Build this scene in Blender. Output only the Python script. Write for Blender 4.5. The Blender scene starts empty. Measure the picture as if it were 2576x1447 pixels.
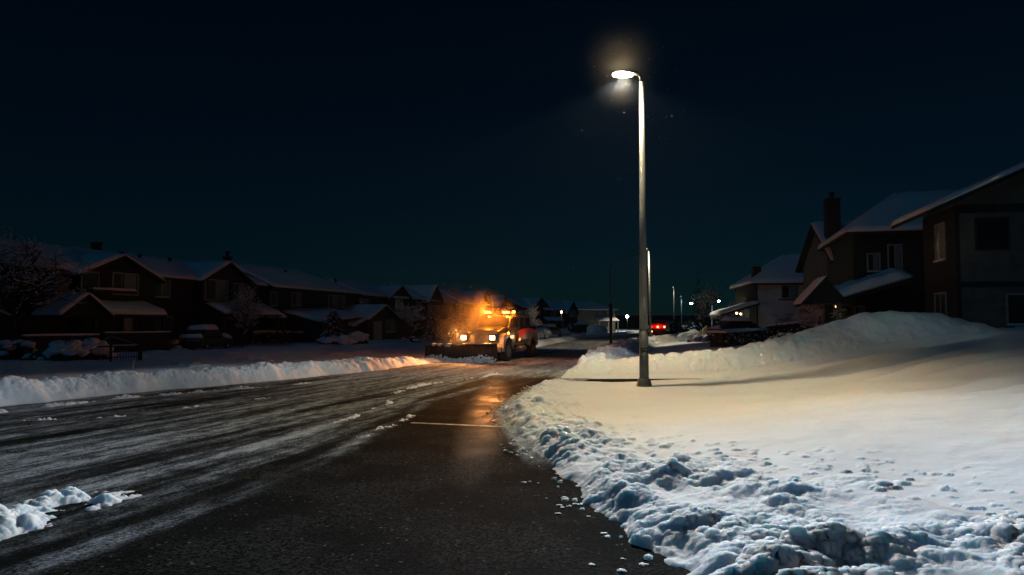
import bpy, bmesh, math, random
import numpy as np
from mathutils import Vector, Matrix, noise as mnoise

R = math.radians
SC = bpy.context.scene
COL = SC.collection
rnd = random.Random(7)

# ------------------------------------------------------------------ camera
CAMZ = 2.0
FPX, CX, CY = 1860.4, 1288.0, 723.5           # measured in a 2576 px wide frame
PITCH = math.atan((815.0 - CY) / FPX)
cam_d = bpy.data.cameras.new('camera'); cam = bpy.data.objects.new('camera', cam_d); COL.objects.link(cam)
cam_d.lens = 26.0; cam_d.sensor_width = 36.0; cam_d.clip_end = 3000; cam_d.clip_start = 0.05
cam.location = (0, 0, CAMZ); cam.rotation_euler = (R(90) + PITCH, 0, 0)
SC.camera = cam

def ray(px, py):
    a = (px - CX) / FPX; b = (CY - py) / FPX
    return Vector((a, math.cos(PITCH) - b * math.sin(PITCH), math.sin(PITCH) + b * math.cos(PITCH)))
def at_y(px, py, y):
    r = ray(px, py); t = y / r.y
    return Vector((r.x * t, y, CAMZ + r.z * t))
def at_z(px, py, z=0.0):
    r = ray(px, py); t = (z - CAMZ) / r.z
    return Vector((r.x * t, r.y * t, z))

# ------------------------------------------------------------------ tagging
def tag(o, label=None, cat=None, group=None, kind=None):
    if label: o['label'] = label
    if cat: o['category'] = cat
    if group: o['group'] = group
    if kind: o['kind'] = kind
    return o
def empty(name, loc=(0, 0, 0), rz=0.0, label=None, cat=None, group=None, scale=1.0):
    o = bpy.data.objects.new(name, None); COL.objects.link(o)
    o.location = loc; o.rotation_euler = (0, 0, rz); o.scale = (scale,) * 3
    o.empty_display_size = 0.2
    return tag(o, label, cat, group)
def children(o): return [c for c in bpy.data.objects if c.parent == o]
def copy_tree(o, parent=None):
    c = o.copy(); COL.objects.link(c)
    if parent is not None: c.parent = parent
    for ch in children(o): copy_tree(ch, c)
    return c

# ------------------------------------------------------------------ materials
M = {}
def new_mat(name):
    m = bpy.data.materials.new(name); m.use_nodes = True
    nt = m.node_tree; b = nt.nodes['Principled BSDF']
    return m, nt, b
def N(nt, typ, **kw):
    n = nt.nodes.new(typ)
    for k, v in kw.items():
        if k.startswith('_'): setattr(n, k[1:], v)
        else: n.inputs[k.replace('__', ' ')].default_value = v
    return n
def math_node(nt, op, a, b=None, clamp=False):
    n = nt.nodes.new('ShaderNodeMath'); n.operation = op; n.use_clamp = clamp
    for i, v in enumerate((a, b)):
        if v is None: continue
        if isinstance(v, (int, float)): n.inputs[i].default_value = v
        else: nt.links.new(v, n.inputs[i])
    return n.outputs[0]
def mix_col(nt, fac, a, b):
    n = nt.nodes.new('ShaderNodeMix'); n.data_type = 'RGBA'
    if isinstance(fac, (int, float)): n.inputs[0].default_value = fac
    else: nt.links.new(fac, n.inputs[0])
    for i, v in ((6, a), (7, b)):
        if isinstance(v, tuple): n.inputs[i].default_value = v if len(v) == 4 else (*v, 1)
        else: nt.links.new(v, n.inputs[i])
    return n.outputs[2]
def ramp(nt, x, lo, hi):
    n = nt.nodes.new('ShaderNodeMapRange'); n.interpolation_type = 'SMOOTHSTEP'
    nt.links.new(x, n.inputs[0]); n.inputs[1].default_value = lo; n.inputs[2].default_value = hi
    return n.outputs[0]
def surf(name, c1, c2=None, scale=6.0, rough=0.6, metal=0.0, bump=0.0, bscale=None, stretch=(1, 1, 1), lo=.4, hi=.62, coat=0.0):
    m, nt, b = new_mat(name)
    c2 = c2 or tuple(v * .7 for v in c1)
    tc = N(nt, 'ShaderNodeTexCoord')
    mp = N(nt, 'ShaderNodeMapping', Scale=stretch); nt.links.new(tc.outputs['Object'], mp.inputs[0])
    nz = N(nt, 'ShaderNodeTexNoise', Scale=scale, Detail=5.0); nt.links.new(mp.outputs[0], nz.inputs['Vector'])
    nt.links.new(mix_col(nt, ramp(nt, nz.outputs[0], lo, hi), c1, c2), b.inputs['Base Color'])
    b.inputs['Metallic'].default_value = metal
    nt.links.new(math_node(nt, 'ADD', math_node(nt, 'MULTIPLY', nz.outputs[0], .25), rough - .12, True), b.inputs['Roughness'])
    if coat: b.inputs['Coat Weight'].default_value = coat
    if bump:
        n2 = N(nt, 'ShaderNodeTexNoise', Scale=bscale or scale * 4, Detail=4.0); nt.links.new(mp.outputs[0], n2.inputs['Vector'])
        bp = N(nt, 'ShaderNodeBump', Strength=bump, Distance=.02); nt.links.new(n2.outputs[0], bp.inputs['Height'])
        nt.links.new(bp.outputs[0], b.inputs['Normal'])
    M[name] = m; return m
def glow(name, col, strength):
    m, nt, b = new_mat(name)
    tc = N(nt, 'ShaderNodeTexCoord'); nz = N(nt, 'ShaderNodeTexNoise', Scale=9.0); nt.links.new(tc.outputs['Object'], nz.inputs['Vector'])
    b.inputs['Base Color'].default_value = (.8, .7, .5, 1)
    b.inputs['Emission Color'].default_value = (*col, 1)
    nt.links.new(math_node(nt, 'MULTIPLY', math_node(nt, 'ADD', nz.outputs[0], .5), strength), b.inputs['Emission Strength'])
    M[name] = m; return m

surf('steel', (.24, .27, .29), (.17, .195, .21), 3.0, .6, .15, .15, 40, (1, 1, .4))
surf('steel_base', (.10, .12, .125), (.07, .085, .09), 5.0, .6, .1, .2, 60)
surf('dark_metal', (.03, .033, .036), (.02, .022, .024), 6, .5, .4)
surf('sticker', (.012, .02, .01), (.02, .03, .012), 30, .4)
surf('sticker_ink', (.28, .36, .16), (.2, .28, .1), 60, .5)
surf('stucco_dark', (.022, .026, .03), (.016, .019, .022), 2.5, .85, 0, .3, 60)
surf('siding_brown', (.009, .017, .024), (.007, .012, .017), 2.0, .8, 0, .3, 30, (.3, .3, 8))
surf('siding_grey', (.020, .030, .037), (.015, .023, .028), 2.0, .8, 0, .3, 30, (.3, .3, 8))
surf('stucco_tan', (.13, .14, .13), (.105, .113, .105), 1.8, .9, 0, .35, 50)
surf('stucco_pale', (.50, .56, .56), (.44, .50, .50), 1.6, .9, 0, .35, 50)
surf('timber', (.016, .018, .02), (.011, .013, .015), 5, .7, 0, .2, 30, (1, 1, 6))
surf('shingle', (.02, .024, .028), (.014, .017, .02), 8, .9, 0, .4, 30)
surf('trim_pale', (.30, .33, .34), (.24, .26, .27), 5, .6)
surf('trim_dark', (.04, .035, .03), (.03, .025, .02), 5, .6)
surf('door_pale', (.30, .31, .30), (.24, .25, .24), 4, .5)
surf('door_dark', (.06, .035, .025), (.04, .025, .02), 4, .5)
surf('curtain', (.20, .25, .27), (.12, .15, .17), 6, .9, 0, 0, None, (12, 12, .5))
surf('brick', (.034, .026, .026), (.024, .02, .021), 9, .85, 0, .5, 25)
surf('bark', (.05, .038, .03), (.03, .024, .02), 9, .9, 0, .5, 40, (1, 1, .3))
surf('needle', (.02, .035, .02), (.012, .022, .014), 8, .7)
surf('leaf_dark', (.025, .035, .02), (.014, .02, .012), 8, .7)
surf('rubber', (.018, .018, .018), (.03, .03, .03), 12, .85, 0, .3, 60)
surf('rim', (.30, .30, .30), (.2, .2, .2), 14, .5, .6)
surf('paint_silver', (.17, .165, .16), (.10, .095, .09), 4, .42, .2, .1, 20, (1, 1, 1), .45, .7, .3)
surf('paint_white', (.33, .31, .30), (.20, .19, .18), 4, .4, .0, .1, 20, (1, 1, 1), .45, .7, .3)
surf('paint_red', (.78, .02, .010), (.66, .015, .008), 4, .35, 0, 0, None, (1, 1, 1), .4, .62, .5)
surf('paint_black', (.02, .02, .022), (.03, .03, .03), 4, .4, 0, 0, None, (1, 1, 1), .4, .62, .4)
surf('paint_blue', (.05, .07, .10), (.04, .05, .08), 4, .35, .3, 0, None, (1, 1, 1), .4, .62, .5)
surf('paint_grey', (.14, .14, .14), (.1, .1, .1), 4, .35, .3, 0, None, (1, 1, 1), .4, .62, .5)
surf('blade_steel', (.035, .032, .03), (.07, .05, .035), 3, .5, .4, .3, 25)
surf('tarp', (.42, .36, .26), (.34, .29, .2), 3, .8, 0, .4, 12)
surf('tarp_blue', (.16, .17, .24), (.11, .12, .18), 3, .7, 0, .4, 12)
def glass(name, col, rough=.08):
    m, nt, b = new_mat(name)
    tc = N(nt, 'ShaderNodeTexCoord'); nz = N(nt, 'ShaderNodeTexNoise', Scale=1.3, Detail=3.0); nt.links.new(tc.outputs['Object'], nz.inputs['Vector'])
    nt.links.new(mix_col(nt, nz.outputs[0], col, tuple(v * .4 for v in col)), b.inputs['Base Color'])
    b.inputs['Roughness'].default_value = rough; b.inputs['IOR'].default_value = 1.5
    M[name] = m
glass('glass', (.012, .016, .02), .3); glass('glass_truck', (.02, .014, .01), .12)

def snow_mat():
    m, nt, b = new_mat('snow')
    tc = N(nt, 'ShaderNodeTexCoord')
    n1 = N(nt, 'ShaderNodeTexNoise', Scale=.35, Detail=4.0); nt.links.new(tc.outputs['Object'], n1.inputs['Vector'])
    nt.links.new(mix_col(nt, ramp(nt, n1.outputs[0], .35, .7), (.80, .845, .91), (.73, .785, .87)), b.inputs['Base Color'])
    b.inputs['Roughness'].default_value = .75
    b.inputs['Specular IOR Level'].default_value = .2
    b.inputs['Subsurface Weight'].default_value = 1.0; b.inputs['Subsurface Scale'].default_value = .15; b.inputs['Subsurface Radius'].default_value = (.5, .8, 1.0)
    n2 = N(nt, 'ShaderNodeTexNoise', Scale=38.0, Detail=6.0, Roughness=.7); nt.links.new(tc.outputs['Object'], n2.inputs['Vector'])
    n3 = N(nt, 'ShaderNodeTexNoise', Scale=9.0, Detail=4.0); nt.links.new(tc.outputs['Object'], n3.inputs['Vector'])
    h = math_node(nt, 'ADD', math_node(nt, 'MULTIPLY', n2.outputs[0], .35), n3.outputs[0])
    bp = N(nt, 'ShaderNodeBump', Strength=.35, Distance=.03); nt.links.new(h, bp.inputs['Height'])
    nt.links.new(bp.outputs[0], b.inputs['Normal'])
    M['snow'] = m
snow_mat()

# ------------------------------------------------------------------ mesh builder
class MB:
    def __init__(s): s.v = []; s.f = []
    def add(s, vs, fs):
        o = len(s.v); s.v.extend([tuple(p) for p in vs]); s.f.extend([tuple(i + o for i in f) for f in fs]); return s
    def box(s, x0, x1, y0, y1, z0, z1, T=None):
        vs = [Vector(p) for p in ((x0,y0,z0),(x1,y0,z0),(x1,y1,z0),(x0,y1,z0),(x0,y0,z1),(x1,y0,z1),(x1,y1,z1),(x0,y1,z1))]
        if T is not None: vs = [T @ p for p in vs]
        return s.add(vs, [(0,3,2,1),(4,5,6,7),(0,1,5,4),(1,2,6,5),(2,3,7,6),(3,0,4,7)])
    def tube(s, pts, radii, n=8, caps=True):
        pts = [Vector(p) for p in pts]
        if isinstance(radii, (int, float)): radii = [radii] * len(pts)
        vs, fs = [], []
        for i, p in enumerate(pts):
            d = (pts[min(i+1, len(pts)-1)] - pts[max(i-1, 0)])
            d = d.normalized() if d.length > 1e-9 else Vector((0,0,1))
            a = d.cross(Vector((0,0,1)) if abs(d.z) < .95 else Vector((1,0,0))).normalized(); b = d.cross(a)
            for k in range(n):
                t = 2*math.pi*k/n
                vs.append(p + (a*math.cos(t) + b*math.sin(t))*radii[i])
        for i in range(len(pts)-1):
            for k in range(n):
                k2 = (k+1) % n
                fs.append((i*n+k, i*n+k2, (i+1)*n+k2, (i+1)*n+k))
        if caps:
            fs.append(tuple(range(n))[::-1]); fs.append(tuple((len(pts)-1)*n+k for k in range(n)))
        return s.add(vs, fs)
    def prism(s, poly, x0, x1, T=None):
        """poly: list of (y,z) extruded along x"""
        n = len(poly)
        vs = [Vector((x0, y, z)) for y, z in poly] + [Vector((x1, y, z)) for y, z in poly]
        if T is not None: vs = [T @ p for p in vs]
        fs = [tuple(range(n))[::-1], tuple(range(n, 2*n))] + [(i, (i+1)%n, n+(i+1)%n, n+i) for i in range(n)]
        return s.add(vs, fs)
    def slab(s, q, t):
        """quad slab hanging t below the corner points q"""
        q = [Vector(p) for p in q]; n = (q[1]-q[0]).cross(q[3]-q[0])
        if n.length < 1e-9: n = (q[2]-q[1]).cross(q[3]-q[1])
        n.normalize()
        if n.z < 0: n = -n; q = [q[0], q[3], q[2], q[1]]
        vs = q + [p - n*t for p in q]
        return s.add(vs, [(0,1,2,3),(7,6,5,4),(0,4,5,1),(1,5,6,2),(2,6,7,3),(3,7,4,0)])
    def build(s, name, mat, parent=None, smooth=False, bevel=0.0):
        me = bpy.data.meshes.new(name); me.from_pydata(s.v, [], s.f)
        me.materials.append(M[mat] if isinstance(mat, str) else mat)
        if bevel:
            bm = bmesh.new(); bm.from_mesh(me); bmesh.ops.remove_doubles(bm, verts=bm.verts, dist=1e-5)
            es = [e for e in bm.edges if len(e.link_faces) == 2 and e.calc_face_angle(0) > R(28)]
            bmesh.ops.bevel(bm, geom=es, offset=bevel, segments=2, affect='EDGES', profile=.6, clamp_overlap=True)
            bmesh.ops.recalc_face_normals(bm, faces=bm.faces); bm.to_mesh(me); bm.free()
        me.polygons.foreach_set('use_smooth', [smooth] * len(me.polygons)); me.update()
        o = bpy.data.objects.new(name, me); COL.objects.link(o)
        if parent is not None: o.parent = parent
        return o

def ico(sub):
    bm = bmesh.new(); bmesh.ops.create_icosphere(bm, subdivisions=sub, radius=1.0)
    bm.verts.ensure_lookup_table()
    v = [tuple(p.co) for p in bm.verts]; f = [tuple(q.index for q in p.verts) for p in bm.faces]; bm.free()
    return v, f
ICO = {k: ico(k) for k in (1, 2, 3)}
def blob(mb, c, rx, ry, rz, sub=2, amp=.25, fr=1.6, seed=0.0, flat=None):
    vs, fs = ICO[sub]; out = []
    for p in vs:
        q = Vector(p); k = 1 + amp * mnoise.noise(q * fr + Vector((seed, seed*1.7, c[2] + seed*.3)))
        z = q.z*k*rz
        if flat is not None: z = max(z, flat*rz)
        out.append((c[0]+q.x*k*rx, c[1]+q.y*k*ry, c[2]+z))
    mb.add(out, fs)
def snow_quad(mb, q, t, nx=10, ny=6, edge=.22, jag=.25, seed=1.0, lift=.004):
    """rounded blanket of snow lying on the quad q (p00,p10,p11,p01)"""
    p00, p10, p11, p01 = [Vector(p) for p in q]
    nrm = (p10-p00).cross(p01-p00)
    if nrm.length < 1e-6: nrm = (p10-p00).cross(p11-p00)
    nrm.normalize()
    if nrm.z < 0: nrm = -nrm
    lx = max((p10-p00).length, (p11-p01).length); ly = max((p01-p00).length, (p11-p10).length)
    ex = min(.45, edge/max(lx, .01)); ey = min(.45, edge/max(ly, .01))
    us = [0, ex*.35, ex] + [ex + (1-2*ex)*i/nx for i in range(1, nx)] + [1-ex, 1-ex*.35, 1]
    vs_ = [0, ey*.35, ey] + [ey + (1-2*ey)*i/ny for i in range(1, ny)] + [1-ey, 1-ey*.35, 1]
    V, F = [], []; nu, nv = len(us), len(vs_)
    for layer in (0, 1):
        for v in vs_:
            for u in us:
                p = p00.lerp(p10, u).lerp(p01.lerp(p11, u), v)
                if layer == 0:
                    V.append(p + nrm*lift)
                else:
                    fu = min(u, 1-u)/ex; fv = min(v, 1-v)/ey
                    k = min(1, fu)**.5 * min(1, fv)**.5
                    k = .25 + .75*math.sin(min(1, k)*math.pi/2)
                    nz = mnoise.noise(p*1.1 + Vector((seed, 0, 0)))*.3 + mnoise.noise(p*3.3 + Vector((0, seed, 0)))*.12
                    V.append(p + nrm*(lift + t*max(.2, k*(1+nz))))
    L = nu*nv
    for j in range(nv-1):
        for i in range(nu-1):
            a = j*nu+i
            F.append((a, a+nu, a+nu+1, a+1)); F.append((L+a, L+a+1, L+a+nu+1, L+a+nu))
    for i in range(nu-1):
        F.append((i, i+1, L+i+1, L+i)); a = (nv-1)*nu+i; F.append((a+1, a, L+a, L+a+1))
    for j in range(nv-1):
        a = j*nu; F.append((a+nu, a, L+a, L+a+nu)); a = j*nu+nu-1; F.append((a, a+nu, L+a+nu, L+a))
    mb.add(V, F)
# ------------------------------------------------------------------ numpy noise
def _h(ix, iy, seed):
    n = (ix.astype(np.int64)*374761393 + iy.astype(np.int64)*668265263 + seed*974711) & 0xffffffff
    n = ((n ^ (n >> 13)) * 1274126177) & 0xffffffff
    n = ((n ^ (n >> 16)) * 2246822519) & 0xffffffff
    return ((n ^ (n >> 15)) & 0xffffff) / float(0xffffff)
def perlin(x, y, seed=0):
    ix = np.floor(x); iy = np.floor(y); fx = x-ix; fy = y-iy
    u = fx*fx*fx*(fx*(fx*6-15)+10); v = fy*fy*fy*(fy*(fy*6-15)+10)
    def g(a, b):
        t = _h(ix+a, iy+b, seed)*2*np.pi
        return np.cos(t)*(fx-a) + np.sin(t)*(fy-b)
    return ((g(0,0)*(1-u)+g(1,0)*u)*(1-v) + (g(0,1)*(1-u)+g(1,1)*u)*v)*1.4
def fbm(x, y, o=4, seed=0, gain=.5):
    r = 0; a = 1.0
    for k in range(o):
        r = r + a*perlin(x, y, seed+k*17); x = x*2.03+5.1; y = y*2.03-3.7; a *= gain
    return r
def clods(x, y, size, seed, prob=.8, hk=1.0):
    """height of rounded snow clods strewn over the plane"""
    X = x/size + .34*perlin(x/size*1.7, y/size*1.7, seed+5) + .20*perlin(x/size*4.1, y/size*4.1, seed+8); Y = y/size + .34*perlin(x/size*1.7+9, y/size*1.7, seed+6) + .20*perlin(x/size*4.1+3, y/size*4.1, seed+9)
    ix = np.floor(X); iy = np.floor(Y); out = np.zeros_like(X)
    for dx in (-1, 0, 1):
        for dy in (-1, 0, 1):
            a, b = ix+dx, iy+dy
            cx = a+_h(a, b, seed+1); cy = b+_h(a, b, seed+2); r = .38+.42*_h(a, b, seed+3)
            on = _h(a, b, seed+4) < prob
            d2 = ((X-cx)**2+(Y-cy)**2)/(r*r)
            h = np.where(on, r*(.45+.75*_h(a, b, seed+7))*np.power(np.clip(1-d2, 0, 1), .62), 0)
            out = np.maximum(out, h)
    return out*size*hk
def mcl(mask, x, y, *a):
    out = np.zeros_like(x); m = mask
    if m.any(): out[m] = clods(x[m], y[m], *a)
    return out
def ss(a, b, x):
    t = np.clip((x-a)/(b-a), 0, 1); return t*t*(3-2*t)

XE = ([-20, 0, 3, 5.9, 7.1, 8.2, 9.7, 11.1, 13.5, 16.5, 19.1, 23.25, 28.6, 33.8, 43.8, 57.2, 79, 113, 200, 500],
      [3.5, 2.6, 1.9, 1.27, .96, .757, .53, .25, .015, -.29, -.13, .62, 1.95, 2.9, 5.1, 8.5, 14.9, 25, 52, 145])
XL = ([-20, 3, 18, 21.6, 25, 31.3, 35.8, 45, 60, 80, 100, 200, 500],
      [-24, -17.0, -12.3, -10.9, -8.9, -5.9, -4.6, -2.0, 1.5, 5.2, 9.5, 38, 125])
ZC = ([0, 1.6, 4, 6, 9, 12, 16, 20, 30, 60], [.16, .16, .12, .14, .42, .97, 1.61, 2.1, 2.9, 4.0])
ZB = ([1.2, 1.8, 2.4, 5.2, 9.5, 12, 14, 15.5, 17, 18.5, 19.7, 22, 30], [.0, .16, .36, .68, 1.08, 1.75, 2.35, 2.52, 2.42, 2.05, 1.55, 1.3, 1.4])
xe = lambda y: np.interp(y, *XE)
xl = lambda y: np.interp(y, *XL)

def terrain(x, y, detail=True):
    """snow height over the road plane, and a region id"""
    x = np.asarray(x, float); y = np.asarray(y, float)
    s = (x-xe(y))*np.where(y > 24, .96, .98); sl = (xl(y)-x)*.96
    wob = fbm(x*.9, y*.9, 3, 11)*.16 + (fbm(x*3.1, y*3.1, 3, 12)*.07 if detail else 0)
    s = s + wob*ss(0, 30, 60-y*.3)
    sl = sl + fbm(x*.7, y*.7, 3, 15)*.22
    # ---- lawn and corner bank nearest the camera
    soft = fbm(x*.22, y*.22, 3, 21)*.06 + fbm(x*.9+3, y*.35, 2, 22)*.018
    lawn = .17 + .088*np.clip(s-1.0, 0, None)
    lawn = lawn + (np.interp(x, *ZC) - lawn)*ss(11, 22.5, y) + soft*ss(.5, 3, s)
    cr = 24.2 + .25*perlin(x*.3, x*0+.5, 31)
    drop = ss(0, .35, y-cr)
    trench = np.maximum(np.interp(x, *ZC) - .30, -.03)
    yard = .08 + .092*np.clip(s-.8, 0, 22) + .04*np.clip(s-22.8, 0, 30) + fbm(x*.12, y*.12, 3, 23)*.14*ss(2, 7, s)
    yb = 28.4 + .12*(x-2); sg = np.interp(x, [2, 8, 13, 16, 20], [.75, 1.0, 1.9, 2.2, 2.2])
    zb = np.interp(x, *ZB) + .07*fbm(x*.8, y*.5, 3, 33)
    dy = y-yb
    prof = np.where(dy < 0, np.exp(-np.power(np.abs(dy)/sg, 2.6)), np.exp(-np.power(np.abs(dy)/(sg*1.25), 2)))
    back = trench + (yard-trench)*ss(-.4, 1.6, dy)
    zr2 = np.maximum(back, back + (zb-back)*prof)
    # kerb-side bank further along the road
    rb = np.interp(y, [30, 33, 40, 60, 90, 140], [0, .35, .52, .55, .45, .4])
    rbp = ss(0, .45, s)*(1-ss(1.2, 2.6, s))
    zr2 = zr2 + rb*rbp*(y > 29)
    right = np.where(y < cr, lawn, lawn + (zr2-lawn)*drop)
    toe = ss(-.05, np.where(y < 24, .62, .32), s)
    zr = -.07 + (right+.07)*toe
    # ---- far side of the road
    wl = np.interp(y, [-20, 10, 18, 28, 33, 37, 41, 48, 60, 120], [.45, .46, .48, .50, .46, .3, .12, .30, .42, .42])
    yl = .16 + .10*ss(2, 12, sl) + fbm(x*.1, y*.1, 3, 41)*.16*ss(1.5, 6, sl) + .035*fbm(x*.5, y*.5, 3, 42) + .012*np.clip(sl-25, 0, 40)
    bump_l = ss(-.05, .75, sl)*(1-ss(1.25, 2.3, sl))
    zl = -.07 + (np.maximum(yl*ss(.3, 1.6, sl), wl*bump_l*(.88+.25*fbm(x*.7, y*.7, 2, 44)))+.07)*ss(-.15, .2, sl)
    z = np.full_like(x, -.07); reg = np.zeros(x.shape, np.int8)
    mr = s > -.05; ml = sl > -.2
    z = np.where(mr, zr, z); z = np.where(ml, zl, z)
    wn = np.interp(y, [0, 5.9, 7.2, 8.6, 10, 12.7, 16, 20, 24, 27], [4.2, 3.6, 3.1, 2.5, 1.9, 1.45, 1.3, 1.0, .8, .7])
    wn = wn*(1+.35*fbm(x*.8+7, y*.8, 2, 52))
    reg = np.where(mr & (y < 27) & (s < wn*1.02), 1, reg)
    reg = np.where(mr & (y > cr+.2) & (y < 36) & (np.abs(dy) < sg*1.15) & (x > 1.5) & (x < 21), 2, reg)
    reg = np.where(mr & (y >= 30) & (s < 2.3) & (reg == 0), 3, reg)
    reg = np.where(ml & (sl < 2.2), 4, reg)
    if not detail: return z, reg
    # ---- broken clods
    A = ss(.0, .25, s)*(1-ss(.72, 1.04, s/wn))*(y < 27)*mr
    near = ss(13, 8, y)
    mA = A > 0
    def bil(sz, sd):                                 # puffy crumbs with sharp creases between them
        o = np.zeros_like(x)
        if mA.any():
            xx, yy = x[mA]/sz, y[mA]/sz
            wx = .35*perlin(xx*1.9, yy*1.9, sd+1); wy = .35*perlin(xx*1.9+5, yy*1.9, sd+2)
            o[mA] = np.abs(perlin(xx+wx, yy+wy, sd))
        return o
    big = mcl(mA, x, y, .50, 61, .22, .26)*np.clip(near*.9+.08, 0, 1)
    mid = mcl(mA, x, y, .23, 62, .42, .62)
    sml = mcl(mA, x, y, .11, 63, .5, .8)
    tin = mcl(mA, x, y, .05, 64, .6, .8)
    amp = np.clip(.62+.75*fbm(x*.75, y*.75, 2, 58), .12, 1.25)
    soft_ = .26*bil(1.15, 300)*np.clip(near+.2, 0, 1) + .34*bil(.52, 301) + .15*bil(.25, 302) + .085*bil(.12, 303) + .055*bil(.06, 304) + .03*bil(.03, 305)
    soft_ = soft_ + .15*np.clip(fbm(x*2.6, y*2.6, 5, 311, .58), -.4, .8)*mA
    dom = np.clip(.35+1.1*fbm(x*.9+4, y*.9, 2, 312), 0, 1)
    rough = soft_ + (np.maximum(big*(.7+.5*fbm(x*5, y*5, 3, 69)), mid*(.8+.6*fbm(x*9, y*9, 2, 70)))*.62 + .3*sml + .3*tin)*dom + .07*fbm(x*1.6, y*1.6, 3, 65)
    for cx_, cy_, w_, h_ in ((3.75, 7.35, .42, .26), (4.35, 7.15, .30, .20), (1.75, 10.1, .34, .16), (4.9, 6.7, .26, .24), (.95, 12.6, .3, .14)):   # the largest broken chunks
        q = ((x-cx_)**2+((y-cy_)*1.15)**2)/w_**2*np.clip(1+.8*fbm(x*3.1, y*3.1, 3, 77), .45, 2)
        rough = rough + .55*h_*np.power(np.clip(1-q, 0, 1), .55)
    z = z + A*(rough*.54*amp - .03)*(.6+.4*ss(.1, .7, s))
    crumb = mcl((s > -.5) & (s < .1) & (y < 24) & (y > 3), x, y, .06, 78, .08, .8)*ss(-.5, .0, s+.25*fbm(x*2, y*2, 2, 79))
    cm = (crumb > .008) & (s < .05)
    z = np.where(cm, np.maximum(z, crumb-.004), z); reg = np.where(cm, 1, reg)
    spill = (1-ss(1.0, 1.75, s/wn))*ss(.8, 1.0, s/wn)*mr*(y < 24)
    z = z + spill*(mcl(spill > 0, x, y, .085, 66, .16, .6) + mcl(spill > 0, x, y, .20, 67, .03, .45)*near)
    B = ((reg == 2)*(1-ss(11, 15, x))*ss(.02, .5, prof)*ss(.1, .6, s))
    z = z + B*(.55*mcl(B > 0, x, y, .5, 71, .6, .6) + .5*mcl(B > 0, x, y, .22, 72, .6, .7))
    z = z + (reg == 2)*ss(11, 14, x)*(.10*fbm(x*.9, y*.9, 4, 73)+.05*mcl(reg == 2, x, y, .8, 74, .3))
    C = mr*rbp*(y > 29)*(rb > 0)
    z = z + C*(.8*mcl(C > 0, x, y, .6, 75, .7, .6) + .6*mcl(C > 0, x, y, .3, 76, .7, .7))
    D = ml*ss(.0, .45, sl)*(1-ss(1.5, 2.2, sl))*np.interp(y, [0, 34, 42, 48], [1, 1, .35, .8])
    z = z + D*(.30*mcl(D > 0, x, y, .45, 81, .5, .6) + .60*mcl(D > 0, x, y, .2, 82, .7, .75) + .6*mcl((D > 0) & (y < 34), x, y, .1, 83, .75, .75)*(y < 34))
    lump = np.exp(-(((x+12.9)/.36)**2 + ((y-18.9)/.4)**2)) + .9*np.exp(-(((x+12.3)/.3)**2 + ((y-19.1)/.35)**2))
    z = z + .26*np.clip(lump, 0, 1)
    E = ml*ss(3, 7, sl)*(y < 90)
    z = z + E*(mcl(E > 0, x, y, .9, 85, .06, .22) + .02*fbm(x*2, y*2, 3, 86))
    z = z + mr*ss(2, 5, s)*.012*fbm(x*1.3, y*.5, 3, 87)
    drift = ss(6, 11, x)*(y < 24)*ss(9, 14, y)                     # wind-carved drifts high on the lawn
    z = z + drift*.26*np.abs(perlin((x*.35-y*.9)*.42+.3*perlin(x*.3, y*.3, 89), (x*.9+y*.35)*.13, 88))
    # ---- slush ridges left lying on the road
    u = x-.29*y
    for tab, hw, h, y0, y1, sd in RIDGES:
        uc = np.interp(y, *tab)
        q = np.abs(u-uc + .16*fbm(x*.8, y*.8, 2, 90+sd))/hw
        k = (1-ss(.25, 1.0, q))*ss(y0-.25, y0+.4, y)*(1-ss(y1-.6, y1+.3, y))*np.clip(.8+.9*fbm(x*.9, y*.9, 3, 93+sd), 0, 1.3)
        hr = k*(.045 + h*.35 + h*2.0*np.maximum(mcl(k > 0, x, y, .13, 94, .8, 1.15), mcl(k > 0, x, y, .22, 95, .6, 1.1)) + .5*mcl(k > 0, x, y, .09, 96, .8, .7)*(k > .2) + .05*fbm(x*7, y*7, 4, 97, .6))
        inr = (~mr) & (~ml)
        z = np.where(inr, np.maximum(z, -.07+hr), z)
        reg = np.where(inr & (k > .03), 5, reg)
    return z, reg
RIDGES = [  # (centre line y->u), half width, height, y0, y1
    (([5, 7.4, 8.67, 10], [-7.0, -7.2, -7.35, -7.5]), .74, .26, 3, 9.1, 0),
    (([10.8, 13.3, 15.9, 19.4, 21], [-7.7, -7.7, -8.1, -8.6, -8.8]), .16, .035, 14.6, 19.6, 1),
    (([20, 21, 24.5, 27.2, 32], [-9.5, -9.6, -10.0, -9.3, -9.0]), .26, .055, 21, 30, 2),
    (([15, 20.2, 24.5, 28], [-16.6, -16.2, -14.2, -13.6]), .3, .075, 14, 25.5, 3),
    (([14, 15.25, 15.9, 16.6, 19.7, 22], [-15.2, -15, -13.2, -13.2, -12.5, -12.2]), .24, .05, 12, 20.5, 4),
    (([8.67, 11.5, 13.3, 16.2, 18], [-5.95, -6.04, -6.5, -6.8, -7.2]), .22, .02, 13.0, 16.6, 5),
    (([18.6, 19.6], [-11.0, -10.6]), .5, .02, 19.0, 19.6, 6),
]
def gz(x, y): return float(terrain(np.array([x]), np.array([y]), False)[0][0])

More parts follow.
